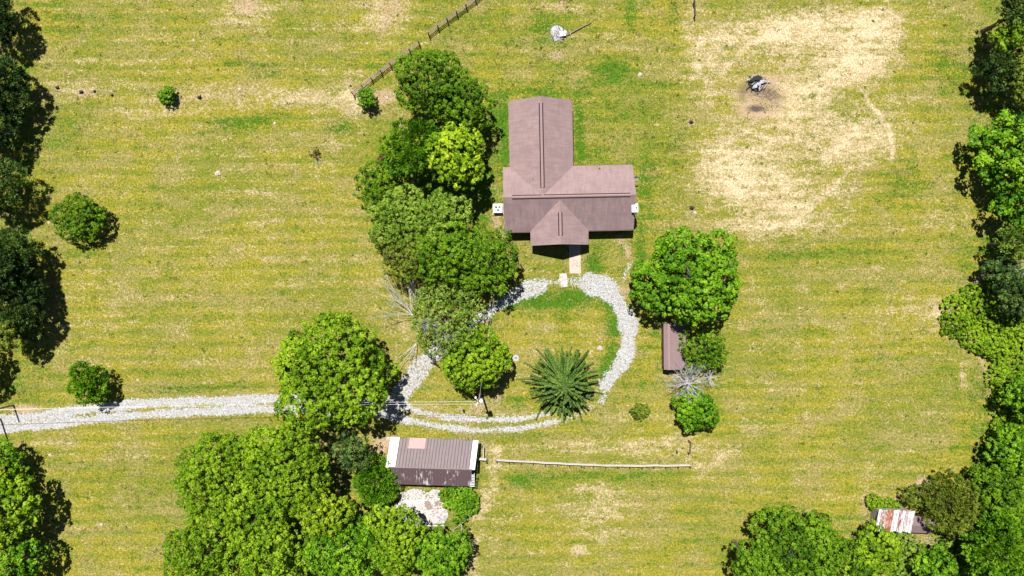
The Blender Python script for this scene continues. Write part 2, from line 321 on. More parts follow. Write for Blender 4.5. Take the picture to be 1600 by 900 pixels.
def grid_sheet(name, xs, ys, z, keep=None):
    X, Y = np.meshgrid(xs, ys); px = X * 10 + 800; py = 450 - Y * 10
    M = masks(px.astype(np.float32), py.astype(np.float32))
    nx, ny = len(xs), len(ys)
    V = np.stack([X.ravel(), Y.ravel(), np.full(X.size, z)], 1)
    i = np.arange(nx * ny).reshape(ny, nx)
    F = np.stack([i[:-1, :-1], i[:-1, 1:], i[1:, 1:], i[1:, :-1]], -1).reshape(-1, 4)
    Mf = M.reshape(-1, 4)
    if keep:
        ok = keep(Mf)[F].any(1); F = F[ok]
        used = np.unique(F); remap = np.zeros(len(V), int); remap[used] = np.arange(len(used))
        V = V[used]; F = remap[F]; Mf = Mf[used]
    me = np_mesh(name, V, F, col=Mf); ch = np.zeros(len(V), np.float32)
    for b in CHARRED: ch += gauss(V[:, 0] * 10 + 800, 450 - V[:, 1] * 10, *b)
    at = me.attributes.new('char', 'FLOAT', 'POINT'); at.data.foreach_set('value', ch.astype(np.float32)); return me, Mf
far = np.array([100, 130, 180, 260, 400, 700, 1200, 2500.])
xs = np.concatenate([-far[::-1], np.arange(-88, 88.1, .35), far]); ys = np.concatenate([-far[::-1], np.arange(-52, 52.1, .35), far])
me, _ = grid_sheet('ground', xs, ys, 0.0)
# the field itself has no gravel: that lies on it as a sheet of its own
a = me.attributes['mask']; buf = np.zeros(len(a.data) * 4, np.float32); a.data.foreach_get('color', buf)
buf = buf.reshape(-1, 4); buf[:, 3] = 0; a.data.foreach_set('color', buf.ravel())
tag(link('ground', me, GROUND), 'mown hay field with green and straw coloured patches', kind='structure')
me, _ = grid_sheet('gravel_driveway', np.arange(-110, 25, .25), np.arange(-26, 12, .25), 0.004, keep=lambda m: m[:, 3] > .02)
tag(link('gravel_driveway', me, GROUND), 'pale gravel driveway of two wheel tracks running into a turning loop', kind='structure')

# ------------------------------------------------------------------ grass tufts and loose gravel
def in_boxes(px, py):                            # no tufts under the buildings
    b = np.zeros(px.shape, bool)
    for x0, x1, y0, y1 in ((790, 980, 262, 355), (800, 890, 165, 300), (830, 912, 340, 372), (614, 735, 702, 757), (1038, 1068, 505, 570), (1378, 1418, 795, 820)):
        b |= (px > x0) & (px < x1) & (py > y0) & (py < y1)
    return b
def make_grass(n):
    px = rng.uniform(-40, 1640, n).astype(np.float32); py = rng.uniform(-40, 940, n).astype(np.float32)
    M = masks(px, py); ok = ~in_boxes(px, py) & (M[:, 3] < .25 + .5 * rng.random(n)) & (M[:, 2] < .5 + .5 * rng.random(n))
    px, py, M = px[ok], py[ok], M[ok]; n = len(px)
    x = (px - 800) / 10; y = (450 - py) / 10
    t = .42 + .38 * np.minimum(M[:, 0], 1.2) - .35 * M[:, 1] + rng.normal(0, .14, n)
    V = []; T = []
    for k in range(3):
        th = rng.uniform(0, 2 * np.pi, n); L = rng.uniform(.07, .17, n) * (1 + .6 * (M[:, 1] > .4)); hgt = rng.uniform(.03, .10, n)
        c, s = np.cos(th), np.sin(th); wd = rng.uniform(.015, .035, n)
        a0 = np.stack([x - s * wd, y + c * wd, np.full(n, .0)], 1); a1 = np.stack([x + s * wd, y - c * wd, np.full(n, .0)], 1)
        a2 = np.stack([x + c * L, y + s * L, hgt], 1)
        V.append(np.stack([a0, a1, a2], 1)); T.append(np.clip(t + rng.normal(0, .08, n), 0, 1))
    V = np.concatenate(V).reshape(-1, 3); T = np.concatenate(T)
    return np_mesh('grass', V, np.arange(len(V)).reshape(-1, 3), tint=T)
GRM = tint_mat('grass_blade', [(.03, .080, .005), (.085, .120, .012), (.165, .155, .030), (.25, .21, .095), (.42, .34, .22)], .8, .3, (1.2, 1.15, .8))
tag(link('grass', make_grass(170000), GRM), 'short dry and green grass blades over the field', 'grass', kind='stuff')

def make_stones(n, f, smin, smax, zb=.0):
    px = rng.uniform(-20, 1010, n).astype(np.float32); py = rng.uniform(365, 700, n).astype(np.float32)
    M = masks(px, py); ok = rng.random(n) < f(M[:, 3]) * np.where(px < 620, .18, .8); px, py = px[ok], py[ok]; n = len(px)
    x = (px - 800) / 10; y = (450 - py) / 10; r = rng.uniform(smin, smax, n); th = rng.uniform(0, 6.28, n)
    vs = []
    for k in range(4):
        a_ = th + k * np.pi / 2 + rng.uniform(-.4, .4, n); rr = r * rng.uniform(.7, 1.2, n)
        vs.append(np.stack([x + np.cos(a_) * rr, y + np.sin(a_) * rr, np.full(n, zb)], 1))
    vs.append(np.stack([x + rng.uniform(-.3, .3, n) * r, y + rng.uniform(-.3, .3, n) * r, zb + r * rng.uniform(.5, .9, n)], 1))
    V = np.stack(vs, 1).reshape(-1, 3); b = np.arange(n)[:, None, None] * 5
    F = (b + np.array([[0, 1, 4], [1, 2, 4], [2, 3, 4], [3, 0, 4]])[None]).reshape(-1, 3)
    return np_mesh('gravel', V, F, tint=np.repeat(np.clip(rng.normal(.6, .25, n), 0, 1), 4))
GVM = tint_mat('gravel_stone', [(.09, .085, .08), (.29, .285, .28), (.60, .59, .59)], .85)
tag(link('gravel', make_stones(150000, lambda v: np.clip((v - .45) * 1.5, 0, .55), .018, .048, .003), GVM), 'loose white and grey gravel stones on the driveway', 'gravel', kind='stuff')

def make_weeds(n):
    px = rng.uniform(-20, 1620, n).astype(np.float32); py = rng.uniform(-20, 920, n).astype(np.float32)
    M = masks(px, py); keep = ~in_boxes(px, py) & (M[:, 3] < .2) & (rng.random(n) < .25 + M[:, 1] + .5 * ((px > 640) & (px < 1075)))
    px, py = px[keep], py[keep]; n = len(px); k = 16; r = rng.uniform(.10, .38, (n, 1))
    cx = ((px - 800) / 10)[:, None] + rng.normal(0, 1, (n, k)) * r; cy = ((450 - py) / 10)[:, None] + rng.normal(0, .8, (n, k)) * r
    th = rng.uniform(0, 6.28, (n, k)); L = rng.uniform(.05, .12, (n, k)); w_ = L * rng.uniform(.3, .6, (n, k)); z = rng.uniform(.03, .14, (n, k))
    c, s_ = np.cos(th), np.sin(th)
    V = np.stack([np.stack([cx - c * L, cy - s_ * L, z * .4], -1), np.stack([cx - s_ * w_, cy + c * w_, z], -1), np.stack([cx + c * L, cy + s_ * L, z * .8], -1), np.stack([cx + s_ * w_, cy - c * w_, z], -1)], 2).reshape(-1, 3)
    T = np.clip(rng.uniform(.0, .7, (n, 1)) + rng.normal(0, .12, (n, k)), 0, 1).ravel()
    return np_mesh('weeds', V, np.arange(len(V)).reshape(-1, 4), tint=T)
tag(link('weeds', make_weeds(6500), GRM), 'scattered tufts of darker weeds in the lawn and field', 'weeds', kind='stuff')

# ------------------------------------------------------------------ trees
def norm(a): return a / (np.linalg.norm(a, axis=-1, keepdims=True) + 1e-9)
def lobes_round(Rr, Rz, zc, n, g, spread=.58, size=.46):
    L = [(0, 0, zc - .02 * Rz, .62 * Rr, .70 * Rz)]
    for i in range(n):
        u = (i + .5) / n; z = 1 - 1.25 * u; th = i * 2.39996 + g.uniform(-.3, .3)
        rr = math.sqrt(max(0, 1 - z * z)); k = spread * g.uniform(.78, 1.24); s = size * g.uniform(.62, 1.2)
        L.append((math.cos(th) * rr * Rr * k, math.sin(th) * rr * Rr * k, zc + z * Rz * k, s * Rr, s * Rz * 1.05))
    for i in range(7):                               # stray boughs that break the outline
        th = g.uniform(0, 6.28); k = g.uniform(.80, .98); s = g.uniform(.13, .24)
        L.append((math.cos(th) * Rr * k, math.sin(th) * Rr * k, zc + g.uniform(-.35, .25) * Rz, s * Rr, s * Rz))
    return L
def foliage(L, g, cr=.55, leaves=26, ll=.30, lw=.20, cover=1.0, zlow=-.45, style='leaf', inner=.30, gap=1.5):
    """clumps of leaves spread over a union of lobes; returns verts, quads, tint"""
    C = []; Nn = []; LT = []
    Ls = np.array(L)
    for i, (x, y, z, a, b) in enumerate(L):
        area = 4 * math.pi * a * (a + b) / 2; m = int(area / (cr * cr * 1.7) * cover * 1.7)
        d = norm(g.normal(size=(m, 3))); d = d[d[:, 2] > zlow]
        ph = i * 1.7; wob = 1 + .10 * np.sin(d[:, 0] * 5 + ph) * np.sin(d[:, 1] * 5.5 + ph * 2) + .05 * np.sin(d[:, 2] * 9 + ph)
        p = np.array([x, y, z]) + d * np.array([a, a, b]) * (g.uniform(.78, 1.10, len(d)) * wob)[:, None]
        q = (p[:, None, :] - Ls[None, :, :3]) / np.stack([Ls[:, 3], Ls[:, 3], Ls[:, 4]], 1)[None]
        dist = np.linalg.norm(q, axis=2); dist[:, i] = 9
        ok = (dist > .80).all(1) & (p[:, 2] > .25)
        C.append(p[ok]); Nn.append(d[ok]); LT.append(np.full(ok.sum(), g.normal(0, .13)))
    C = np.concatenate(C); Nn = np.concatenate(Nn); LT = np.concatenate(LT)
    key = np.floor(C / (cr * gap) + g.uniform(0, 1, 3)).astype(int); _, idx = np.unique(key, axis=0, return_index=True)
    C, Nn, LT = C[idx], Nn[idx], LT[idx]; m = len(C)
    # a thinner inner layer keeps the crown from reading hollow
    k = int(m * inner); s = g.choice(m, k); cen = np.array([L[0][0], L[0][1], L[0][2]])
    C = np.concatenate([C, cen + (C[s] - cen) * g.uniform(.45, .74, (k, 1))]); Nn = np.concatenate([Nn, Nn[s]]); LT = np.concatenate([LT, LT[s]]); m = len(C)
    ct = g.normal(0, .17, m) + LT; cs = g.uniform(.62, 1.25, m) * cr
    d = norm(g.normal(size=(m, leaves, 3)) + Nn[:, None] * .9 + np.array([0, 0, .35]))
    rad = g.uniform(.35, 1.0, (m, leaves, 1)) ** .6
    p = C[:, None] + d * rad * cs[:, None, None] * np.array([1, 1, .8])
    if style == 'feather':
        ax = norm(d + Nn[:, None] * .8 + g.normal(size=d.shape) * .25); nn = norm(np.cross(ax, g.normal(size=d.shape)) + np.array([0, 0, .8]))
        nn = norm(nn - ax * (nn * ax).sum(-1, keepdims=True))
    else:
        nn = norm(d * .9 + np.array([0, 0, .30]) + g.normal(size=d.shape) * .38); ax = norm(np.cross(nn, g.normal(size=d.shape)))
    bx = np.cross(nn, ax); sc = g.uniform(.7, 1.3, (m, leaves, 1))
    a = ax * ll / 2 * sc; b = bx * lw / 2 * sc; dn = nn * lw * .18 * sc
    V = np.stack([p - a, p + b - dn, p + a, p - b - dn], 2).reshape(-1, 3)
    F = np.arange(len(V)).reshape(-1, 4)
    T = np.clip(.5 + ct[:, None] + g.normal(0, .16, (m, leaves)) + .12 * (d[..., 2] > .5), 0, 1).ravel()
    return V, F, T
def trunk_mesh(h, zc, Rr, g, L, r0, lean=(0, 0), up=.35):
    mb = MB(); top = (lean[0], lean[1], zc + up * Rr * .6)
    pts = [(lean[0] * t + g.uniform(-.1, .1) * r0 * 3 * (t > 0), lean[1] * t + g.uniform(-.1, .1) * r0 * 3 * (t > 0), top[2] * t) for t in (0, .25, .5, .75, 1)]
    mb.tube([(0, 0, -.05)] + pts[1:], [r0 * 1.35, r0, r0 * .85, r0 * .65, r0 * .35], 8)
    for (x, y, z, a, b) in L[1:10]:
        t = g.uniform(.45, .8); s = Vector((lean[0] * t, lean[1] * t, top[2] * t)); e = Vector((x, y, max(z, s.z + .2)))
        m_ = (s + e) / 2 + Vector((g.uniform(-.2, .2), g.uniform(-.2, .2), -.08 * (e - s).length))
        mb.tube([s, m_, e], [r0 * .45, r0 * .3, r0 * .1], 5)
    return mb.mesh('trunk')
SEED = [100]
def tree(px, py, rpx, h, pal, label, cat='tree', name='deciduous_tree', group=None, cr=.55, leaves=30, ll=.30, lw=.21, n=12, zr=.80, cover=1.0, style='leaf', spread=.62, size=.42, squash=(1, 1), zlow=-.45, trunk=True, extra=None):
    SEED[0] += 1; g = np.random.default_rng(SEED[0])
    zr_ = min(zr * rpx / 10, h * .48); zc = h - zr_
    Rr = .96 * rpx / 10 * (H - zc) / H; c = P(px, py, zc)
    L = lobes_round(Rr, zr_, zc, n, g, spread, size)
    if squash != (1, 1): L = [(x * squash[0], y * squash[1], z, a, b) for x, y, z, a, b in L]
    if extra: L += [(x * Rr, y * Rr, zc + z * zr_, a * Rr, a * zr_) for x, y, z, a in extra]
    root = empty(name, (c.x, c.y, 0), label, cat, group=group)
    V, F, T = foliage(L, g, cr, leaves, ll, lw, cover, zlow, style)
    link('crown', np_mesh('crown', V, F, tint=T), LEAF[pal], root)
    if trunk: link('trunk', trunk_mesh(h, zc, Rr, g, L, max(.05, .028 * h + .012 * Rr)), BARK, root)
    return root, c, zc, Rr
def shrub(px, py, rpx, h, pal, label, name='shrub', **kw):
    k = dict(cr=.26, leaves=26, ll=.20, lw=.14, n=7, zr=.8, zlow=-.6); k.update(kw)
    return tree(px, py, rpx, h, pal, label, 'shrub', name, **k)

# --- the big trees round the house
tree(670, 126, 49, 11, 'mid', 'tall green tree at the end of the rail fence, north of the yellow-green tree', n=13, squash=(.95, 1.0), cr=.5, leaves=30, ll=.28, lw=.19)
tree(724, 158, 44, 10, 'mid', 'dark green tree nearest the upper left corner of the main house', n=11, cr=.5, leaves=30, ll=.28, lw=.19)
tree(645, 232, 46, 9, 'emerald', 'feathery green tree beside the left of the yellow-green tree', 'tree', style='feather', cr=.6, leaves=34, ll=.55, lw=.14, zr=.8)
tree(717, 243, 47, 11.5, 'lime', 'bright yellow-green tree left of the main house', cr=.55, leaves=26, ll=.40, lw=.32, n=12)
tree(592, 292, 38, 6, 'mid', 'low spreading tree on the left rim of the grove beside the house', cr=.5, leaves=28, ll=.32, lw=.18)
tree(622, 345, 50, 8, 'pale', 'pale green fine-leaved tree at the field edge of the grove', cr=.42, leaves=30, ll=.22, lw=.14, n=14)
tree(686, 345, 46, 9, 'pale', 'light green tree in the middle of the grove, below the yellow-green tree', cr=.45, leaves=30, ll=.24, lw=.16, n=12)
tree(640, 402, 42, 7.5, 'olive', 'olive green tree on the lower left rim of the grove above the bare branches', cr=.45, leaves=28, ll=.24, lw=.15, n=11)
tree(700, 395, 50, 9.5, 'mid', 'mid green tree between the pale tree and the rounded tree by the loop', cr=.5, leaves=30, ll=.27, lw=.19)
tree(760, 408, 49, 10, 'mid', 'rounded green tree just left of the front gable porch', cr=.5, leaves=32, ll=.27, lw=.19, n=13)
tree(697, 496, 60, 9, 'grey', 'grey-green half bare tree with white dead twigs beside the driveway', cr=.48, leaves=20, ll=.25, lw=.16, cover=.8, n=13, squash=(1, .98))
tree(744, 561, 49, 9, 'bright', 'round bright green tree inside the gravel loop beside the utility pole', cr=.45, leaves=32, ll=.27, lw=.19, n=14)
tree(527, 585, 88, 13, 'bright', 'huge spreading tree overhanging the gravel driveway', n=18, cr=.62, leaves=34, ll=.34, lw=.24, size=.40, spread=.62)
tree(1081, 433, 79, 11, 'emerald', 'large dense round tree right of the driveway loop', n=17, cr=.66, leaves=32, ll=.38, lw=.28, size=.40, spread=.62)
tree(1096, 545, 38, 5.5, 'mid', 'mid-sized tree leaning over the small brown shed', cr=.45, leaves=22, ll=.27, lw=.17, cover=.85, n=10)
tree(1086, 636, 35, 5.5, 'emerald', 'bushy bright green tree below the dead silver tree', cr=.45, leaves=30, ll=.30, lw=.21, n=9)
# --- small trees standing alone in the left field
tree(127, 341, 38, 5, 'mid', 'small round tree standing alone in the upper left field', cr=.36, leaves=26, ll=.24, lw=.15, n=11)
tree(139, 600, 31, 5.5, 'emerald', 'small round tree standing just above the driveway on the left', cr=.42, leaves=24, ll=.36, lw=.16, n=10, style='feather')
shrub(262, 150, 14, 2.2, 'emerald', 'small dark green bush on the bare strip in the upper left field', name='bush')
shrub(574, 153, 16, 3, 'emerald', 'bushy sapling beside the lower end of the long rail fence', name='sapling')
shrub(1001, 643, 14, 1.3, 'olive', 'low clipped olive bush on the lawn right of the spruce', name='bush', cr=.2)
shrub(492, 238, 9, 1.0, 'rust', 'scraggly small bush with grey twigs in the left field', name='bush', cover=.4, leaves=14)
shrub(600, 247, 11, 2.5, 'rust', 'russet shrub on the left rim of the grove', cover=.7)
# --- left edge
tree(-12, 18, 38, 8, 'dark', 'dark evergreen in the top left corner', name='evergreen_tree', style='feather', ll=.55, lw=.15, leaves=30)
tree(2, 136, 44, 8, 'dark', 'dark evergreen on the left edge level with the row of stumps', name='evergreen_tree', style='feather', ll=.55, lw=.15, leaves=30)
tree(-18, 198, 42, 8, 'dark', 'dark evergreen second below the row of stumps on the left edge', name='evergreen_tree', style='feather', ll=.5, lw=.15, leaves=30)
tree(-4, 290, 42, 8, 'spruce', 'grey-green evergreen on the left edge level with the lone round tree', name='evergreen_tree', style='feather', ll=.5, lw=.13, leaves=30)
tree(20, 404, 43, 8, 'spruce', 'feathery evergreen on the left edge below the lone round tree', name='evergreen_tree', style='feather', ll=.5, lw=.15, leaves=32)
tree(26, 480, 48, 8, 'dark', 'broad dark evergreen bulging furthest into the left field', name='evergreen_tree', style='feather', ll=.5, lw=.15, leaves=32)
tree(-12, 425, 46, 11, 'dark', 'evergreen crown cut off by the left edge above the driveway', name='evergreen_tree', style='feather', ll=.5, lw=.15)
tree(-54, 572, 42, 8, 'mid', 'leafy green tree just showing on the left edge above the driveway')
tree(8, 520, 26, 8, 'olive', 'small yellowish tree on the left edge under the broad evergreen', cr=.45, leaves=24)
tree(8, 722, 30, 6, 'emerald', 'small leafy tree on the left edge just below the driveway')
tree(-2, 800, 62, 10.5, 'bright', 'tall bright tree filling the lower left corner', n=15, cr=.7, ll=.42, lw=.3)
tree(14, 885, 50, 9, 'emerald', 'green tree in the very bottom left corner', n=11, cr=.66, ll=.4, lw=.28)
# --- mass at the bottom
tree(352, 745, 68, 12, 'bright', 'leftmost tree of the wood left of the metal roofed cabin', n=15, cr=.5, ll=.26, lw=.18, leaves=34)
tree(448, 735, 76, 13.5, 'bright', 'big fine-leaved tree below the huge driveway tree', n=16, cr=.5, ll=.26, lw=.18, leaves=34)
tree(505, 800, 40, 12, 'lime2', 'yellow-green tree on the right flank of the wood by the cabin', n=12, cr=.5, ll=.28, lw=.2, leaves=30, cover=.9)
tree(400, 800, 60, 12, 'bright', 'tree in the middle of the wood left of the cabin', n=13, cr=.5, ll=.26, lw=.18, leaves=34)
tree(322, 858, 62, 12, 'bright', 'lower left tree of the wood at the bottom edge', n=14, cr=.6, leaves=30)
tree(425, 870, 66, 12, 'bright', 'coarse-leaved tree in the wood at the bottom edge, under the yellow-green tree', n=14, cr=.6, leaves=30)
tree(590, 752, 36, 5, 'emerald', 'leafy young tree against the left end of the cabin', cr=.42, leaves=28, ll=.32, lw=.14, style='feather', squash=(.9, 1.2))
tree(540, 858, 56, 11, 'emerald', 'green tree at the bottom edge right of the wood', n=13, cr=.58, leaves=30)
tree(612, 842, 52, 10, 'bright', 'bright tree just below the concrete pad', n=13, cr=.55, leaves=30)
tree(690, 868, 42, 9, 'emerald', 'rightmost tree below the concrete pad at the bottom edge', n=11, cr=.55, leaves=30)
tree(550, 705, 30, 8, 'dark', 'shaded tree between the huge driveway tree and the cabin', n=8, cr=.6)
shrub(722, 785, 28, 2.4, 'emerald', 'rank green shrub off the lower right corner of the cabin', squash=(.95, 1.25), cover=.9)
shrub(700, 775, 14, 1.6, 'mid', 'small weedy shrub between the cabin and the concrete pad', cover=.8)
shrub(722, 832, 16, 1.4, 'olive', 'thin olive weeds below the rank shrub right of the pad', cover=.5, leaves=14)
# --- right edge
tree(1592, 18, 30, 10, 'dark', 'dark tree in the top right corner', style='feather', ll=.5, lw=.15)
tree(1588, 50, 32, 9, 'bright', 'bright leafy tree near the top right corner')
tree(1564, 108, 30, 7, 'dark', 'dark spiky evergreen on the right edge beside the straw patch', name='evergreen_tree', style='feather', ll=.55, lw=.14)
tree(1606, 130, 38, 8, 'olive', 'olive tree behind the dark spiky evergreen on the right edge')
tree(1580, 238, 58, 9.5, 'emerald', 'large vivid green tree on the right edge level with the house', n=16, cr=.8, leaves=30, ll=.46, lw=.34, size=.36, spread=.66)
tree(1604, 325, 46, 9, 'emerald', 'vivid green tree below the large one on the right edge', cr=.72, ll=.42, lw=.3)
tree(1588, 378, 30, 8, 'grey', 'grey-green wispy tree on the right edge with bare limbs', cr=.5, leaves=20, cover=.7, style='feather')
tree(1560, 420, 26, 5, 'dark', 'low dark tree where the right thicket begins', cr=.5)
tree(1588, 462, 34, 8, 'dark', 'dark tree inside the right thicket near its top', cr=.55)
tree(1600, 620, 36, 7, 'emerald', 'green tree cut by the right edge beside the thicket', cr=.55)
tree(1578, 705, 36, 7, 'emerald', 'round green tree on the right edge above the olive tree', cr=.5)
tree(1557, 762, 40, 8, 'mid', 'mid green tree right of the olive tree', cr=.55)
tree(1483, 787, 46, 7, 'olive', 'olive green tree hanging over the brown annex of the rusty shed', cr=.46, leaves=28, ll=.34, lw=.14, style='feather', n=12)
tree(1430, 775, 18, 3.5, 'olive', 'small olive tree behind the rusty shed', cr=.36, ll=.24, lw=.12)
tree(1560, 865, 58, 11, 'emerald', 'big feathery green tree in the bottom right corner', n=13, style='feather', ll=.5, lw=.2, leaves=32)
tree(1518, 810, 26, 4, 'olive', 'scrubby dark tree between the olive tree and the corner tree', cr=.42)
tree(1240, 862, 70, 12, 'mid', 'wide green tree at the bottom edge right of centre', n=16, cr=.55, leaves=30, ll=.3, lw=.21)
tree(1175, 880, 36, 11, 'mid', 'darker tree on the left of the wide tree at the bottom', n=9, cr=.55, leaves=28)
tree(1366, 862, 38, 5, 'bright', 'leafy tree below the rusty shed', cr=.46, leaves=28, ll=.3, lw=.2)
tree(1325, 885, 40, 8, 'bright', 'bright tree at the bottom edge between the wide tree and the rusty shed', cr=.55)
tree(1460, 893, 32, 6, 'emerald', 'low vivid green tree at the bottom edge below the brown annex', cr=.5)
shrub(1367, 786, 12, 1.6, 'bright', 'small bright shrub at the upper left corner of the rusty shed')
shrub(1392, 789, 12, 1.3, 'bright', 'low weeds along the top edge of the rusty shed', squash=(1.5, .6))

# --- thicket of vines and brambles on the right
def thicket(name, label, poly_pts, n, pal, seed, rmin=1.0, rmax=2.2):
    g = np.random.default_rng(seed); L = []
    X = [p[0] for p in poly_pts]; Y = [p[1] for p in poly_pts]
    def inside(x, y):
        c = False; j = len(poly_pts) - 1
        for i in range(len(poly_pts)):
            if (Y[i] > y) != (Y[j] > y) and x < (X[j] - X[i]) * (y - Y[i]) / (Y[j] - Y[i]) + X[i]: c = not c
            j = i
        return c
    while len(L) < n:
        x, y = g.uniform(min(X), max(X)), g.uniform(min(Y), max(Y))
        if inside(x, y):
            p = P(x, y, .8); a_ = g.uniform(rmin, rmax); L.append((p.x, p.y, g.uniform(-.1, .5), a_, a_ * .75))
    V, F, T = foliage(L, g, .34, 26, .26, .19, 1.0, -.05, inner=0)
    o = link(name, np_mesh(name, V, F, tint=T), LEAF[pal]); return tag(o, label, 'thicket', kind='stuff')
thicket('vine_thicket', 'sunlit tangle of vines and brambles bulging into the right field',
        [(1555, 445), (1515, 462), (1495, 482), (1492, 505), (1520, 525), (1545, 565), (1562, 610), (1568, 690), (1610, 690), (1620, 450)], 95, 'bright', 5)
thicket('undergrowth', 'low green undergrowth below the rusty shed', [(1400, 840), (1470, 840), (1540, 820), (1540, 900), (1400, 905)], 26, 'pale', 6, .6, 1.2)
thicket('bramble_bank', 'dark brambles along the right edge above the olive tree', [(1560, 690), (1550, 730), (1520, 750), (1500, 770), (1530, 830), (1620, 830), (1620, 690)], 40, 'mid', 8)

# --- spruce with radiating boughs
def spruce(px, py, h, rb, label):
    g = np.random.default_rng(55); c = P(px, py, 0)
    root = empty('spruce_tree', (c.x, c.y, 0), label, 'tree'); Q = []; T = []; wood = MB()
    wood.tube([(0, 0, -.05), (0, 0, h * .5), (0, 0, h)], [.2, .12, .02], 7)
    nw = 17
    for k in range(nw):
        z = .7 + (h - 1.0) * (k / nw) ** .95; Lb = rb * (1 - k / nw) ** .72 + .45; nb = 13 if k < 10 else 9
        for j in range(nb):
            th = j * 2 * math.pi / nb + k * 1.1 + g.uniform(-.14, .14); Lj = Lb * g.uniform(.72, 1.18); jt = g.normal(0, .14) + .16 * (k / nw); zj = g.uniform(-.25, .25)
            d = np.array([math.cos(th), math.sin(th), 0]); s = np.array([-math.sin(th), math.cos(th), 0])
            ns = max(5, int(Lj / .14)); bend = g.uniform(-.22, .22)
            pts = []
            for i in range(ns + 1):
                t = i / ns; pts.append(d * Lj * t + s * bend * Lj * t * t + np.array([0, 0, max(.15, z + zj * t + .16 * Lj * t - .40 * Lj * t * t)]))
            wood.tube([pts[0], pts[ns // 2], pts[-1]], [.045, .03, .01], 4, False)
            for i in range(1, ns + 1):
                t = i / ns; wdt = .30 * (1 - .30 * t) * min(1, t * 4)
                for sg in (-1, 1):
                    for q in range(2):
                        a0 = pts[i] + s * .0; dr = norm(d * g.uniform(.5, .9) + s * sg * g.uniform(.5, 1.0) + np.array([0, 0, g.uniform(-.35, .25)]))
                        ln = wdt * g.uniform(.8, 1.3); nn = norm(np.cross(dr, d) * sg + g.normal(size=3) * .3); b = np.cross(nn, dr) * .07
                        Q += [a0, a0 + dr * ln * .5 + b, a0 + dr * ln, a0 + dr * ln * .5 - b]; T.append(g.normal(.40, .24) + jt + .2 * (t > .75))
                a0 = pts[i]; Q += [a0 - d * .12, a0 + s * .06 + [0, 0, .05], a0 + d * .16 + [0, 0, .03], a0 - s * .06 + [0, 0, .05]]; T.append(g.normal(.5, .25) + jt)
    V = np.array(Q)
    link('crown', np_mesh('crown', V, np.arange(len(V)).reshape(-1, 4), tint=np.clip(T, 0, 1)), LEAF['spruce'], root)
    wood.build('trunk', BARK, root)
spruce(877, 594, 8.5, 5.6, 'spruce with long radiating boughs on the edge of the gravel loop')

# --- dead and bare trees
def branches(mb, p, d, L, r, depth, g, spread=.6, grav=0.0, kids=3):
    pts = [p]; q = p.copy(); dd = d.copy(); n = 4
    for i in range(n):
        dd = (dd + Vector(g.normal(0, .14, 3)) + Vector((0, 0, grav))).normalized(); q = q + dd * L / n; pts.append(q.copy())
    mb.tube(pts, [r * (1 - .6 * i / n) for i in range(n + 1)], 4 if depth < 2 else 6, False)
    if depth == 0: return
    for k in range(kids):
        t = g.integers(1, n + 1); b = pts[t]; nd = (dd + Vector(g.normal(0, spread, 3))).normalized()
        branches(mb, b, nd, L * g.uniform(.45, .75), r * .5, depth - 1, g, spread, grav, kids)
def dead_tree(px, py, h, label, r, n, seed, depth=2, name='dead_tree', tilt=.5, trunk_h=.45, cat='dead tree', rad=.06):
    g = np.random.default_rng(seed); c = P(px, py, 0); root = empty(name, (c.x, c.y, 0), label, cat)
    t = MB(); t.tube([(0, 0, -.05), (.05, .03, h * trunk_h), (0, 0, h * .9)], [.17, .12, .04], 7); t.build('trunk', DEADW, root)
    mb = MB()
    for i in range(n):
        th = i * 2.4 + g.uniform(-.3, .3); z = h * g.uniform(trunk_h * .7, .95)
        d = Vector((math.cos(th), math.sin(th), tilt * g.uniform(.2, 1.4))).normalized()
        branches(mb, Vector((0, 0, z)), d, r * g.uniform(.7, 1.15), rad, depth, g, .38)
    mb.build('branch', DEADW, root); return root
dead_tree(1066, 594, 4.2, 'silver-white dead tree with radiating bare branches below the brown shed', 2.3, 60, 1, rad=.05)
dead_tree(1103, 588, 2.4, 'small broken dead tree with few pale branches right of the silver dead tree', 1.4, 7, 2, tilt=.2)
def limb_pile(px, py, dirs, L, label, seed, name='dead_branch', z=.5, rad=.07, depth=3, kids=3):
    g = np.random.default_rng(seed); c = P(px, py, 0); mb = MB()
    for dx, dy, k in dirs:
        branches(mb, Vector((0, 0, z)), Vector((dx, -dy, g.uniform(-.02, .15))).normalized(), L * k, rad, depth, g, .33, 0, kids)
    mb.tube([(0, 0, -.02), (0, 0, z)], [rad * 1.5, rad * 1.2], 6)
    o = mb.build(name, DEADW, None, (c.x, c.y, 0)); return tag(o, label, 'dead branch')
limb_pile(648, 492, [(-.25, -1, 1), (-.5, -.8, .8), (0, -1, .9), (.2, -1, .75), (-.9, -.6, .55), (-1, -.3, .6), (-.1, -1, .8), (.05, -1, .6)], 5.2, 'bleached bare limbs reaching up out of the left side of the grey-green tree', 3, z=2.2, rad=.055, kids=4)
limb_pile(651, 536, [(.05, 1, .8), (-.6, .7, 1), (-.7, .75, 1.1), (-.4, .9, .8)], 4.2, 'long bleached branch lying across the gravel below the grey-green tree', 4, z=.5, rad=.055, depth=3, kids=2)
limb_pile(1592, 410, [(-1, 0, 1), (-.9, -.3, .8), (-.8, .4, .9), (-.5, -.8, .5)], 3.4, 'pale bare branches sticking out of the right thicket', 9, z=4.5, rad=.05, depth=2)
limb_pile(722, 815, [(.1, 1, 1), (-.1, 1, .7), (.8, -.4, .6), (-.6, .3, .5), (.3, -1, .8)], 2.6, 'dry pale branches among the weeds right of the concrete pad', 10, z=.9, rad=.05, depth=2)
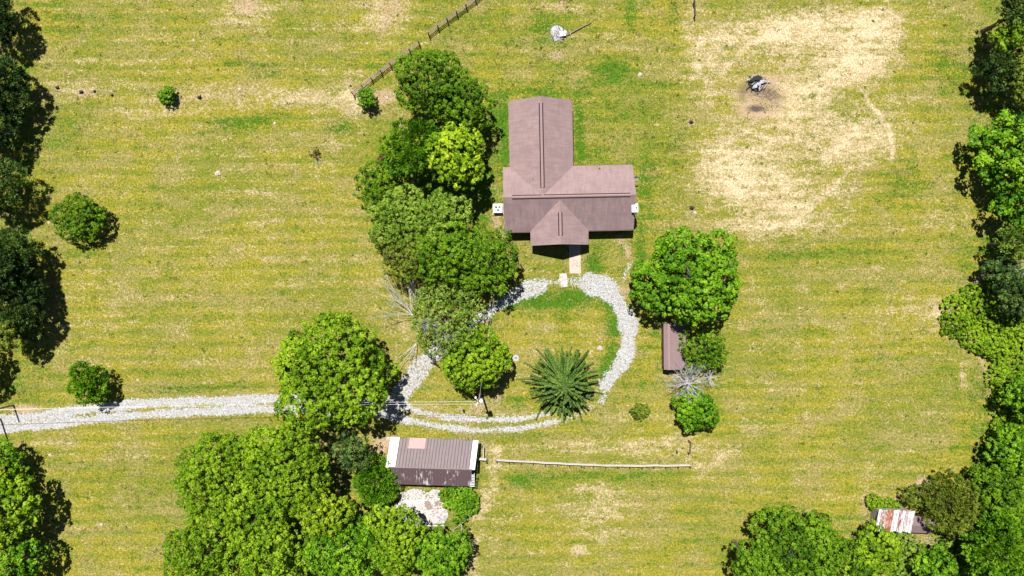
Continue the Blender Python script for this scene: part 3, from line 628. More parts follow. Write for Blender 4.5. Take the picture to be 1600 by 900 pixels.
limb_pile(1513, 818, [(1, .2, 1), (.7, .7, .7), (.9, -.3, .6), (-.5, .2, .5)], 2.0, 'whitish dead brush lying right of the brown annex', 12, z=.8, rad=.05, depth=2)
limb_pile(1408, 893, [(1, -.1, 1), (.8, -.5, .7), (-.6, .1, .5)], 2.0, 'pale dead brush at the bottom edge below the rusty shed', 13, z=.6, rad=.05, depth=2)
# twigs inside the grey-green tree
g_ = np.random.default_rng(21)
for (x, y, lb) in ((672, 505, 'spray of bare grey twigs poking through the top of the grey-green tree'), (692, 525, 'spray of bare grey twigs low on the right of the grey-green tree')):
    mb = MB(); c = P(x, y, 6.5)
    for i in range(20):
        th = g_.uniform(0, 6.28); branches(mb, Vector((0, 0, 0)), Vector((math.cos(th), math.sin(th), g_.uniform(.5, 1.5))).normalized(), 1.7, .03, 1, g_, .4)
    mb.tube([(0, 0, -6.5), (0, 0, 0)], [.12, .06], 6)
    tag(mb.build('bare_snag', DEADW, None, c), lb, 'dead tree')
# scraggly twigs of the small bush
limb_pile(495, 246, [(.6, .8, 1), (-.6, -.6, .9), (.8, .3, .7), (.2, 1, .7), (-.3, -1, .6)], 1.1, 'grey fallen twigs beside the scraggly bush in the left field', 14, z=.35, rad=.035, depth=2)

# ------------------------------------------------------------------ main house
def roof_material(name, axis, c1, c2):
    q = N(name); sc = (1, 1, 1)
    m = q.map(rot=(0, 0, 0 if axis == 'x' else math.pi / 2))
    br = q.n('ShaderNodeTexBrick'); q.t.links.new(m, br.inputs[0]); br.inputs['Scale'].default_value = 1.0
    br.inputs['Brick Width'].default_value = .9; br.inputs['Row Height'].default_value = .17; br.inputs['Mortar Size'].default_value = .012
    br.inputs['Color1'].default_value = (*c1, 1); br.inputs['Color2'].default_value = (*[v * .86 for v in c1], 1); br.inputs['Mortar'].default_value = (*[v * .55 for v in c1], 1)
    st = q.noise(1, 4, q.map((2.4, .35, 1) if axis == 'x' else (.35, 2.4, 1)), rough=.6)
    st2 = q.noise(.5, 4, rough=.6); c = q.mix(q.rng(st, .42, .72, 0, .8), br.outputs[0], c2); c = q.mix(q.rng(st2, .45, .7, 0, .6), c, c2)
    c = q.mix(q.rng(q.noise(12, 3), .3, .7, 0, .3), c, tuple(v * .7 for v in c1)); q.col(c)
    q.bump(br.outputs['Fac'], -.4, .02); return q.m
RC, RC2 = (.245, .174, .172), (.150, .104, .107)
ROOFX = roof_material('mauve_shingle_ridge_along_x', 'x', RC, RC2); ROOFY = roof_material('mauve_shingle_ridge_along_y', 'y', RC, RC2)
ROOFS = roof_material('mauve_shingle_streaked_shaded', 'x', (.225, .158, .158), (.120, .086, .092)); RIDGE = plain('ridge_cap_shingle', (.235, .16, .16), .9, .15, 4); VENTD = plain('vent_shadow_strip', (.03, .018, .018), .9, .2, 5)  # ROOFS, south slope: streak stains, plus the slope's shade darkened into the colour
BRICKW = N('red_brown_brick'); b_ = BRICKW.n('ShaderNodeTexBrick'); BRICKW.t.links.new(BRICKW.map(rot=(math.pi / 2, 0, 0)), b_.inputs[0]); b_.inputs['Scale'].default_value = 4
b_.inputs['Color1'].default_value = (.25, .12, .08, 1); b_.inputs['Color2'].default_value = (.33, .17, .11, 1); b_.inputs['Mortar'].default_value = (.4, .37, .33, 1); BRICKW.col(b_.outputs[0]); BRICKW = BRICKW.m
TRIM = plain('dark_brown_trim', (.10, .065, .055), .6, .2, 4)
FRAME = plain('white_window_frame', (.7, .7, .68), .5, .1, 3); DOORM = plain('dark_red_door', (.20, .05, .04), .5, .2, 3)
def gable_roof(parent, x0, x1, y0, y1, axis, ze, zr, mat, t=.16, name='roof'):
    mb = MB()
    if axis == 'x':
        ym = (y0 + y1) / 2
        mb.slab([(x0, y0, ze), (x1, y0, ze), (x1, ym, zr), (x0, ym, zr)], t, (0, 0, 1)); mb.slab([(x0, ym, zr), (x1, ym, zr), (x1, y1, ze), (x0, y1, ze)], t, (0, 0, 1))
    else:
        xm = (x0 + x1) / 2
        mb.slab([(x0, y0, ze), (xm, y0, zr), (xm, y1, zr), (x0, y1, ze)], t, (0, 0, 1)); mb.slab([(xm, y0, zr), (x1, y0, ze), (x1, y1, ze), (xm, y1, zr)], t, (0, 0, 1))
    return mb.build(name, mat, parent)
def gable_walls(mb, x0, x1, y0, y1, axis, h, hp):
    if axis == 'x':
        ym = (y0 + y1) / 2; pr = [(x0, y0, 0), (x0, y1, 0), (x0, y1, h), (x0, ym, hp), (x0, y0, h)]; of = Vector((x1 - x0, 0, 0))
    else:
        xm = (x0 + x1) / 2; pr = [(x0, y0, 0), (x1, y0, 0), (x1, y0, h), (xm, y0, hp), (x0, y0, h)]; of = Vector((0, y1 - y0, 0))
    vs = [Vector(p) for p in pr] + [Vector(p) + of for p in pr]
    mb.add(vs, [(0, 1, 2, 3, 4), (9, 8, 7, 6, 5)] + [(i, (i + 1) % 5, 5 + (i + 1) % 5, 5 + i) for i in range(5)])
def window(parent, cx, cy, z, wd, hg, ax, out):   # ax: wall runs along 'x' or 'y', out = +-1 outward sign
    d = .05
    def bx(u0, u1, v0, v1, o0, o1):
        if ax == 'x': return MB().box(cx + u0, cx + u1, min(cy + out * o0, cy + out * o1), max(cy + out * o0, cy + out * o1), z + v0, z + v1)
        return MB().box(min(cx + out * o0, cx + out * o1), max(cx + out * o0, cx + out * o1), cy + u0, cy + u1, z + v0, z + v1)
    f = MB()
    for q in (bx(-wd / 2, -wd / 2 + .07, 0, hg, -.02, d), bx(wd / 2 - .07, wd / 2, 0, hg, -.02, d), bx(-wd / 2 + .07, wd / 2 - .07, 0, .07, -.02, d), bx(-wd / 2 + .07, wd / 2 - .07, hg - .07, hg, -.02, d), bx(-.025, .025, .07, hg - .07, -.02, d - .01)): f.add(q.v, q.f)
    w_ = f.build('window', FRAME, parent); bx(-wd / 2 + .07, wd / 2 - .07, .07, hg - .07, -.01, .02).build('pane', GLASS, w_)
    bx(-wd / 2 - .06, wd / 2 + .06, -.07, -.003, -.02, .1).build('sill', CONC, w_)
HX, HY = 8.55, 13.65
house = empty('ranch_house', (HX, HY, 0), 'T-shaped single storey house with mauve-brown shingle roof and front gable porch', 'house', R(1.15))
def lx(gx): return gx / 10 - HX
def ly(gy): return gy / 10 - HY
ZE, ZR = 2.6, 5.4
mx0, mx1, my0, my1 = lx(-13), lx(184.5), ly(87), ly(186)
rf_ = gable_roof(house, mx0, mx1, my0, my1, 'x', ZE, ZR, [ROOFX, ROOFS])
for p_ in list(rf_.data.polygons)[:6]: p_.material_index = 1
wx0, wx1, wy1 = lx(-2.6), lx(94), ly(286)
gable_roof(house, wx0, wx1, ly(136.5), wy1, 'y', ZE + .012, ZR - .012, ROOFY)
fx0, fx1, fy0 = lx(27), lx(115.5), ly(65.5)
gable_roof(house, fx0, fx1, fy0, ly(131), 'y', ZE + .02, ZE + .02 + (fx1 - fx0) / 2 * .566, ROOFY)
wl = MB(); gable_walls(wl, mx0 + .35, mx1 - .35, my0 + .45, my1 - .45, 'x', ZE - .22, ZR - .45); wl.build('wall', BRICKW, house)
wl = MB(); gable_walls(wl, wx0 + .45, wx1 - .45, my1 - .6, wy1 - .35, 'y', ZE - .22, ZR - .47); wl.build('wall', BRICKW, house)
wl = MB(); gable_walls(wl, fx0 + .4, lx(84), fy0 + .35, my0 + .6, 'y', ZE - .24, ZE + .5); wl.build('wall', BRICKW, house)
MB().add([(fx0 + .45, fy0 + .3, ZE - .05), (fx1 - .45, fy0 + .3, ZE - .05), ((fx0 + fx1) / 2, fy0 + .3, ZE + 2.2), (fx0 + .45, fy0 + .36, ZE - .05), (fx1 - .45, fy0 + .36, ZE - .05), ((fx0 + fx1) / 2, fy0 + .36, ZE + 2.2)],
         [(0, 1, 2), (5, 4, 3), (0, 3, 4, 1), (1, 4, 5, 2), (2, 5, 3, 0)]).build('gable_panel', TRIM, house)
for x in (lx(88), lx(112)): MB().box(x - .07, x + .07, fy0 + .25, fy0 + .39, .1, ZE - .1).build('porch_post', FRAME, house)
MB().box(lx(84) + .003, fx1 - .3, fy0 + .2, my0 + .44, 0, .1).build('porch_floor', CONC, house)
dr = MB().box(lx(92), lx(101), my0 + .40, my0 + .47, .1, 2.15).build('door', DOORM, house)
MB().tube([(lx(100), my0 + .36, 1.1), (lx(100), my0 + .42, 1.1)], .035, 8).build('handle', BLACKM, dr)
for gx in (0, 130, 155, 172): window(house, lx(gx), my0 + .45, .9, 1.2, 1.2, 'x', -1)
for gx in (115, 150, 172): window(house, lx(gx), my1 - .45, .9, 1.2, 1.2, 'x', 1)
for gy in (205, 232, 262): window(house, wx0 + .45, ly(gy), .9, 1.2, 1.2, 'y', -1); window(house, wx1 - .45, ly(gy), .9, 1.2, 1.2, 'y', 1)
for gx in (38, 62): window(house, lx(gx), fy0 + .35, .9, 1.3, 1.2, 'x', -1)
window(house, (wx0 + wx1) / 2, wy1 - .35, .9, 1.6, 1.2, 'x', 1); window(house, mx0 + .35, ly(150), .9, 1.1, 1.2, 'y', -1)
def ridge_vent(p0, p1, wdt, zr):                  # raised cap with a dark slot on each side
    ax = 'x' if abs(p1[0] - p0[0]) > abs(p1[1] - p0[1]) else 'y'; s = .566; o = wdt / 2
    v = MB(); e = MB()
    for sg in (-1, 1):
        if ax == 'x': q = [(p0[0], p0[1], zr + .07), (p1[0], p0[1], zr + .07), (p1[0], p0[1] + sg * o, zr + .07 - s * o), (p0[0], p0[1] + sg * o, zr + .07 - s * o)]
        else: q = [(p0[0], p0[1], zr + .07), (p0[0], p1[1], zr + .07), (p0[0] + sg * o, p1[1], zr + .07 - s * o), (p0[0] + sg * o, p0[1], zr + .07 - s * o)]
        v.slab(q, .03, (0, 0, 1))
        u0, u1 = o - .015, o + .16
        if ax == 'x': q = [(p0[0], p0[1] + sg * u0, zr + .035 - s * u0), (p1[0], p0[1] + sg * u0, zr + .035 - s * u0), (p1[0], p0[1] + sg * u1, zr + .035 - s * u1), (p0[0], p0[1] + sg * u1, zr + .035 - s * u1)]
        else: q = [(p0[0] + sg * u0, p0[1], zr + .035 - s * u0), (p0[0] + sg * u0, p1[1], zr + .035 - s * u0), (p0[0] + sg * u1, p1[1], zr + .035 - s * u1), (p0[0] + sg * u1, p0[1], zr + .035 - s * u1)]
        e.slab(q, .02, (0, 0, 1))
    r = v.build('ridge_vent', RIDGE, house); e.build('vent_slot', VENTD, r)
ridge_vent((lx(0), ly(136.5)), (lx(176), ly(136.5)), .34, ZR)
ridge_vent(((wx0 + wx1) / 2, ly(150)), ((wx0 + wx1) / 2, ly(276)), .34, ZR)
ridge_vent(((fx0 + fx1) / 2, ly(78)), ((fx0 + fx1) / 2, ly(113)), .34, ZE + .02 + (fx1 - fx0) / 2 * .566)
for x, y, z in ((lx(32), ly(164), 4.2), (lx(134), ly(181), 2.85)): MB().cyl(x, y, z, z + .55, .07, 8).build('vent_pipe', BLACKM, house)
for y, n_ in ((my0 - .05, 0), (my1 + .05, 1)):
    if n_ == 0:
        MB().box(mx0 + .02, fx0 - .01, y - .05, y + .045, ZE - .2, ZE - .06).build('gutter', TRIM, house); MB().box(fx1 + .01, mx1 - .02, y - .05, y + .045, ZE - .2, ZE - .06).build('gutter', TRIM, house)
    else: MB().box(wx1 + .05, mx1 - .02, y - .045, y + .05, ZE - .2, ZE - .06).build('gutter', TRIM, house)
MB().box(wx1 + .01, wx1 + .11, my1 + .12, wy1 - .02, ZE - .2, ZE - .06).build('gutter', TRIM, house)
# white cased chimney on the right gable wall
ch = MB().box(mx1 - .5, mx1 + .32, ly(112), ly(124), 0, 4.5).build('chimney', WHITEP, house, bevel=.02)
MB().box(mx1 - .57, mx1 + .39, ly(111.3), ly(124.7), 4.503, 4.60).build('chimney_cap', WHITEP, ch, bevel=.02)
MB().cyl(mx1 + .1, ly(118), 4.6, 4.72, .12, 12).build('flue', BLACKM, ch)
MB().tube([(mx1 - .02, ly(110), 3.7), (mx1 - .02, ly(110), 4.35)], .24, 10).build('dark_pipe', BLACKM, ch)
# satellite dish by the right corner
d = P(994, 277, 2.2); dish = empty('satellite_dish', (d.x, d.y, 0), 'small dish on a mast beside the upper right corner of the house', 'satellite dish')
MB().tube([(0, 0, 0), (0, 0, 2.0)], .03, 8).build('mast', BLACKM, dish)
mb = MB(); rings = 4; vs = [(0, 0, 0)]
for i in range(1, rings + 1):
    for k in range(16): r_ = .42 * i / rings; vs.append((r_ * math.cos(k * math.pi / 8), r_ * math.sin(k * math.pi / 8), .55 * r_ * r_))
fs = [(0, 1 + k, 1 + (k + 1) % 16) for k in range(16)] + [(1 + (i - 1) * 16 + k, 1 + i * 16 + k, 1 + i * 16 + (k + 1) % 16, 1 + (i - 1) * 16 + (k + 1) % 16) for i in range(1, rings) for k in range(16)]
m_ = Matrix.Translation((0, -.1, 2.05)) @ Matrix.Rotation(R(50), 4, 'X'); mb.add([m_ @ Vector(v) for v in vs], fs); mb.build('reflector', plain('dish_grey', (.35, .35, .34), .5), dish)
MB().tube([(0, -.1, 2.05), (0, -.62, 2.35)], .02, 6).build('feed_arm', BLACKM, dish)

# AC unit at the left gable
a = P(778, 325.5, 1.0); ac = empty('air_conditioner', (a.x, a.y, 0), 'white boxy air conditioner with round fan grille beside the left gable wall', 'air conditioner', R(1))
MB().box(-.85, .85, -.85, .85, 0, .1).build('base_pad', CONC, ac)
MB().box(-.68, .68, -.68, .68, .1, 1.0).build('cabinet', WHITEP, ac, bevel=.03)
mb = MB(); mb.tube([(0 + .46 * math.cos(t), .05 + .46 * math.sin(t), 1.03) for t in np.linspace(0, 2 * math.pi, 25)], .035, 5, False); mb.build('fan_ring', BLACKM, ac)
MB().cyl(0, .05, .99, 1.012, .36, 24).build('fan_well', WHITEP, ac)
for k in range(3):
    t = k * 2 * math.pi / 3 + .5; c_, s_ = math.cos(t), math.sin(t)
    MB().slab([(.0, .05, 1.045), (.34 * c_ - .22 * s_, .05 + .34 * s_ + .22 * c_, 1.045), (.42 * c_, .05 + .42 * s_, 1.045), (.34 * c_ + .16 * s_, .05 + .34 * s_ - .16 * c_, 1.045)], .01).build('fan_blade', BLACKM, ac)
for k in range(6): MB().box(.684, .70, -.6, .6, .2 + k * .12, .24 + k * .12).build('louvre', plain('louvre_grey', (.3, .3, .3)) if k == 0 else bpy.data.materials['louvre_grey'], ac)
# path from the porch and step stone
PAVE = N('pink_paver'); b_ = PAVE.n('ShaderNodeTexBrick'); PAVE.t.links.new(PAVE.pos, b_.inputs[0]); b_.inputs['Scale'].default_value = 4
b_.inputs['Color1'].default_value = (.40, .28, .25, 1); b_.inputs['Color2'].default_value = (.33, .24, .21, 1); b_.inputs['Mortar'].default_value = (.36, .29, .25, 1)
PAVE.col(PAVE.mix(PAVE.rng(PAVE.noise(5, 4), .4, .65, 0, .6), b_.outputs[0], (.45, .36, .32))); PAVE = PAVE.m
def px_poly(pts, z0, z1, name, mat, label=None, cat=None, kind=None):
    c = P(sum(p[0] for p in pts) / len(pts), sum(p[1] for p in pts) / len(pts))
    mb = MB().poly([((p[0] - 800) / 10 - c.x, (450 - p[1]) / 10 - c.y) for p in pts][::-1], z0, z1)
    return tag(mb.build(name, mat, None, (c.x, c.y, 0)), label, cat, kind=kind)
px_poly([(889, 375), (907, 375), (907.5, 427.5), (890, 427)], -.02, .05, 'garden_path', PAVE, 'short pinkish paved path leading from the porch', kind='structure')
px_poly([(873.5, 427.5), (885, 427), (886.5, 438), (886.5, 448), (876.5, 449.5), (875, 440)], -.02, .07, 'stepping_slab', CONC, 'white concrete slab set between the paved path and gravel loop', 'slab')

# ------------------------------------------------------------------ cabin with metal roof
def ribbed_panel(mb, q, nr=1, t=.02, rib=.05):    # q: 4 points (low-left, low-right, high-right, high-left) sheet with a raised rib on one edge
    mb.slab(q, t, (0, 0, 1)); q = [Vector(p) for p in q]; wv = (q[1] - q[0]).normalized()
    mb.slab([q[0] + Vector((0, 0, rib)), q[0] + wv * .09 + Vector((0, 0, rib)), q[3] + wv * .09 + Vector((0, 0, rib)), q[3] + Vector((0, 0, rib))], rib + .002, (0, 0, 1))
def metal(name, c1, c2, sc=(1, 1, 1), lo=.5, hi=.6, rough=.55, clump=0):
    q = N(name); f = q.noise(1.6, 5, q.map(sc), rough=.65)
    if clump: f = q.math('ADD', f, q.math('MULTIPLY', q.math('SUBTRACT', q.noise(.33, 2, q.map((1, .8, 1), loc=(3.3, 1, 0))), .52), clump))
    q.col(q.mix(q.rng(f, lo, hi), c1, c2)); q.b.inputs['Roughness'].default_value = rough; return q.m
BROWNM = metal('brown_metal_sheet', (.120, .090, .096), (.085, .062, .066), (3, .6, 1), .4, .7)
SEAM = plain('dark_metal_seam', (.055, .038, .042), .6, .2, 3)
BROWNW = metal('brown_metal_peeling_to_bare', (.085, .055, .062), (.40, .39, .39), (2.6, .42, 1), .54, .70, clump=1.0)
WSHEET = metal('white_metal_sheet', (.50, .52, .54), (.36, .37, .38), (1, 1, 1), .5, .7); PINKM = metal('faded_pink_sheet', (.36, .19, .185), (.30, .165, .165), (4, 1, 1), .45, .6)
BLUEW = metal('pale_blue_white_sheet', (.40, .50, .54), (.52, .60, .63), (1, 1, 1), .5, .7)
cc = P(675, 731, 3.3); cabin = empty('cabin', (cc.x, cc.y, 0), 'long low cabin with ribbed brown metal roof and a pink patch', 'cabin', R(-1.7))
ze_, zr_ = 2.5, 3.9; n0 = 4.15; s0 = 2.95; ry = .05    # north eave distance, south eave distance, ridge y
X0, X1 = -6.45, 6.05; NP = 26; pw = (X1 - X0) / NP
for i in range(NP):
    x0 = X0 + i * pw; jit = random.uniform(-.008, .008)
    mb = MB(); xa = x0 + (.62 - .62) ; sk = -.22
    ribbed_panel(mb, [(x0 + .35, ry + n0 - (.12 * math.sin(i * .9)), ze_ + jit), (x0 + pw + .35, ry + n0 - (.12 * math.sin(i * .9)), ze_ + jit), (x0 + pw, ry + .01, zr_ + jit), (x0, ry + .01, zr_ + jit)])
    if i >= 2 and i < NP - 1 or i >= 2: o_ = mb.build('roof_panel', [BROWNM, SEAM], cabin); [setattr(p_, 'material_index', 1) for p_ in list(o_.data.polygons)[6:]]
    else: mb.build('roof_panel', WSHEET, cabin)
    mb = MB(); ribbed_panel(mb, [(x0, ry - s0, ze_ - .05 + jit), (x0 + pw, ry - s0, ze_ - .05 + jit), (x0 + pw, ry - .012, zr_ + jit), (x0, ry - .012, zr_ + jit)])
    mb.build('roof_panel', BROWNW, cabin)
def on_n(x, t, dz): return (x + .35 * t, ry + n0 * t, zr_ + (ze_ - zr_) * t + dz)
for xa, w_ in ((X0 - .45, .72), (X0 + .27, .70)):
    MB().slab([on_n(xa, 1.03, .06), on_n(xa + w_ - .02, 1.03, .06), on_n(xa + w_ - .02, 0, .06), on_n(xa, 0, .06)], .03, (0, 0, 1)).build('white_sheet', WSHEET, cabin)
for k in range(2):
    MB().slab([on_n(X1 - .35 + k * .42, 1.0, .065), on_n(X1 + .05 + k * .42, 1.0, .065), on_n(X1 + .05 + k * .42, -.0, .065), on_n(X1 - .35 + k * .42, -.0, .065)], .03, (0, 0, 1)).build('pale_blue_sheet', BLUEW, cabin)
for k in range(6):
    xa = -4.1 + k * .44; MB().slab([on_n(xa, 1.02, .075), on_n(xa + .43, 1.02, .075), on_n(xa + .43, .66, .075), on_n(xa, .66, .075)], .03, (0, 0, 1)).build('pink_sheet', PINKM, cabin)
MB().slab([(X0, ry - .12, zr_ + .02), (X1, ry - .12, zr_ + .02), (X1, ry, zr_ + .085), (X0, ry, zr_ + .085)], .02, (0, 0, 1)).slab([(X0, ry, zr_ + .085), (X1, ry, zr_ + .085), (X1, ry + .12, zr_ + .05), (X0, ry + .12, zr_ + .05)], .02, (0, 0, 1)).build('ridge_cap', BROWNM, cabin)
CABW = plain('grey_board_wall', (.30, .26, .23), .9, .35, 4)
mb = MB(); gable_walls(mb, X0 + .5, X1 - .3, ry - s0 + .35, ry + s0 - .35, 'x', ze_ - .25, zr_ - .4); mb.build('wall', CABW, cabin)
MB().box(X0 + .5, X1 - .3, ry + s0 - .34, ry + n0 - .5, 0, 2.3).build('wall', CABW, cabin)
for x in (-4, 0, 4): window(cabin, x, ry - s0 + .35, .9, 1.1, 1.0, 'x', -1)
dr = MB().box(-2.6, -1.7, ry + n0 - .52, ry + n0 - .44, 0, 2.05).build('door', TRIM, cabin); MB().tube([(-1.8, ry + n0 - .45, 1), (-1.8, ry + n0 - .38, 1)], .03, 6).build('handle', BLACKM, dr)
for k in range(3): MB().box(3.7 + k * 1.1, 3.78 + k * 1.1, ry + n0 - .25, ry + n0 + .55, ze_ - .12, ze_ - .04).build('rafter_end', POSTW, cabin)
for k in range(8):                                # white slats over the lower right corner of the roof
    t = .30 + k * .095; xw = .45 if k < 5 else .72; z = zr_ + (ze_ - zr_) * t + .07
    MB().slab([(X1 + .42 - xw, ry - s0 * t - .1, z - .05), (X1 + .42, ry - s0 * t - .1, z - .05), (X1 + .42, ry - s0 * t + .05, z), (X1 + .42 - xw, ry - s0 * t + .05, z)], .03, (0, 0, 1)).build('white_slat', WSHEET, cabin)
MB().slab([(X1 + .36, ry - s0, ze_ + .03), (X1 + .43, ry - s0, ze_ + .03), (X1 + .43, ry - .6, zr_ - .24), (X1 + .36, ry - .6, zr_ - .24)], .06, (0, 0, 1)).build('barge_board', WSHEET, cabin)

# --- concrete pad with rubble
pc = P(657, 790); pad = empty('concrete_pad', (pc.x, pc.y, 0), 'broken pale concrete pad littered with rubble below the cabin', 'concrete pad')
def pp(x, y): return ((x - 657) / 10, (790 - y) / 10)
for k, pts in enumerate([[(634, 767), (646, 763), (660, 765), (658, 772), (664, 777), (648, 779), (633, 777)], [(667, 771), (676, 764), (688, 766), (690, 775), (678, 779)], [(616, 786), (638, 780), (640, 810), (628, 812), (617, 800)], [(638, 780), (664, 779), (666, 815), (641, 813)],
      [(665, 779), (688, 778), (684, 793), (666, 796)], [(666, 797), (699, 794), (701, 806), (694, 818), (667, 818)]]):
    q = [pp(*p) for p in pts][::-1]; cx_ = sum(p[0] for p in q) / len(q); cy_ = sum(p[1] for p in q) / len(q)
    MB().poly([(cx_ + (p[0] - cx_) * .975, cy_ + (p[1] - cy_) * .975) for p in q], -.02, .10 + random.uniform(-.015, .02)).build('concrete_slab', PADC, pad)
px_poly([(634, 780.5), (663, 782), (663, 786), (634, 785.5)], .14, .20, 'white_plank', WHITEP, 'long white plank lying on the concrete pad', 'plank')
px_poly([(663, 783), (670, 782), (677, 794), (668, 797), (664, 790)], .14, .19, 'brown_board', RAILW, 'brown board lying at the middle of the concrete pad', 'board')
px_poly([(679, 783), (686, 783), (684, 791), (680, 790)], .14, .19, 'brown_board', RAILW, 'small brown board near the right side of the concrete pad', 'board')
px_poly([(646, 819.2), (694, 819.6), (694, 822), (646, 821.6)], 0, .2, 'timber_edging', GREYW, 'pale timber lying along the bottom edge of the pad', 'timber')
n = 5200; x = rng.normal(0, 1, n) * 1.9 - .2; y = rng.normal(0, 1, n) * 1.6 - .4
V = []; rr = rng.uniform(.04, .13, n); th = rng.uniform(0, 6.28, n)
ok = (x > -3.6) & (x < 3.6) & (y > -2.8) & (y < 2.3); x, y, rr, th = x[ok], y[ok], rr[ok], th[ok]; n = len(x)
vs = [np.stack([x + np.cos(th + k * 1.57) * rr, y + np.sin(th + k * 1.57) * rr * .8, np.full(n, .11)], 1) for k in range(4)] + [np.stack([x, y, .13 + rr * .6], 1)]
V = np.stack(vs, 1).reshape(-1, 3); F = (np.arange(n)[:, None, None] * 5 + np.array([[0, 1, 4], [1, 2, 4], [2, 3, 4], [3, 0, 4]])[None]).reshape(-1, 3)
RUB = tint_mat('rubble', [(.12, .10, .09), (.34, .31, .29), (.55, .53, .52)], .9)
tag(link('rubble', np_mesh('rubble', V, F, tint=np.repeat(rng.random(n), 4)), RUB, pad), kind='stuff')

# ------------------------------------------------------------------ small brown shed right of the loop
sc_ = P(1052, 541, 2.4); shed = empty('garden_shed', (sc_.x, sc_.y, 0), 'small brown shingled shed half hidden under a leaning tree', 'shed', R(.5))
SHY0, SHY1 = -3.58, 3.58; rx = -.75; xw0, xe0 = -1.42, 2.1
SROOF = roof_material('shed_shingle', 'y', (.20, .138, .14), (.155, .11, .112))
MB().slab([(xw0, SHY0, 2.25), (rx, SHY0, 2.75), (rx, SHY1, 2.75), (xw0, SHY1, 2.25)], .1, (0, 0, 1)).build('roof', SROOF, shed)
MB().slab([(rx, SHY0, 2.75), (xe0, SHY0, 2.0), (xe0, SHY1, 2.0), (rx, SHY1, 2.75)], .1, (0, 0, 1)).build('roof', SROOF, shed)
MB().slab([(rx - .1, SHY0, 2.72), (rx + .1, SHY0, 2.76), (rx + .1, SHY1, 2.76), (rx - .1, SHY1, 2.72)], .02, (0, 0, 1)).build('ridge_cap', RIDGE, shed)
vs = [(xw0 + .15, 0), (xe0 - .2, 0), (xe0 - .2, 1.88), (rx, 2.6), (xw0 + .15, 2.18)]
mb = MB(); v5 = [(a_, SHY0 + .25, b) for a_, b in vs] + [(a_, SHY1 - .25, b) for a_, b in vs]
mb.add(v5, [(0, 1, 2, 3, 4), (9, 8, 7, 6, 5)] + [(i, (i + 1) % 5, 5 + (i + 1) % 5, 5 + i) for i in range(5)]); mb.build('wall', plain('shed_wall_brown', (.16, .10, .08), .9, .3, 4), shed)
for k in range(5): MB().box(xw0 - .06, xw0 + .2, -2.8 + k * 1.4 - .05, -2.8 + k * 1.4 + .05, 2.05, 2.15).build('rafter_end', POSTW, shed)
dr = MB().box(xw0 + .10, xw0 + .147, -.6, .5, 0, 1.9).build('door', TRIM, shed); MB().tube([(xw0 + .1, .35, 1), (xw0 + .04, .35, 1)], .03, 6).build('handle', BLACKM, dr)

# ------------------------------------------------------------------ rusty shed and annex
rc = P(1399, 813, 2.3); rs = empty('rusty_shed', (rc.x, rc.y, 0), 'shed with white and rust streaked corrugated roof in the lower right', 'shed', R(-2))
RUSTS = [metal('white_corrugated_sheet', (.38, .41, .44), (.26, .11, .08), (4, 1.1, 1), .53, .62), metal('half_rusted_sheet', (.36, .36, .38), (.19, .055, .035), (4, 1.0, 1), .44, .54), metal('rusted_sheet', (.19, .045, .022), (.34, .22, .18), (4, 1.0, 1), .46, .62)]
seq = [0, 1, 1, 2, 2, 0, 0, 1, 0, 1, 0, 0]; pw = 5.5 / 12
for i, k in enumerate(seq):
    x0 = -2.75 + i * pw; dz = .02 * (i % 2); sh = .42; mb = MB(); ns = 4
    for j in range(ns):                          # corrugation: four little ridges per sheet
        a0 = x0 + j * pw / ns; a1 = a0 + pw / ns; am = (a0 + a1) / 2
        for u0, u1, z0, z1 in ((a0, am, 0, .03), (am, a1, .03, 0)):
            y0, y1 = -1.72 + random.uniform(-.002, .002) - .1 * ((i * 7) % 3), 1.68 - .07 * ((i * 5) % 3)
            mb.add([(u0 - sh * .5, y0, 2.15 + z0 + dz), (u1 - sh * .5, y0, 2.15 + z1 + dz), (u1 + sh * .3, y1, 2.5 + z1 + dz), (u0 + sh * .3, y1, 2.5 + z0 + dz)], [(0, 1, 2, 3)])
    mb.build('roof_sheet', RUSTS[k], rs)
MB().box(-2.6, 2.5, -1.45, 1.4, 0, 2.02).build('wall', CABW, rs)
ac_ = P(1442, 821, 2.1); an = empty('brown_annex', (ac_.x, ac_.y, 0), 'low brown shingled outbuilding joined to the right of the rusty shed', 'shed', R(-3))
gable_roof(an, -1.75, 1.75, -1.25, 1.25, 'x', 1.9, 2.45, roof_material('annex_shingle', 'x', (.17, .12, .125), (.12, .085, .09)), .08)
mb = MB(); gable_walls(mb, -1.6, 1.6, -1.05, 1.05, 'x', 1.75, 2.25); mb.build('wall', CABW, an)

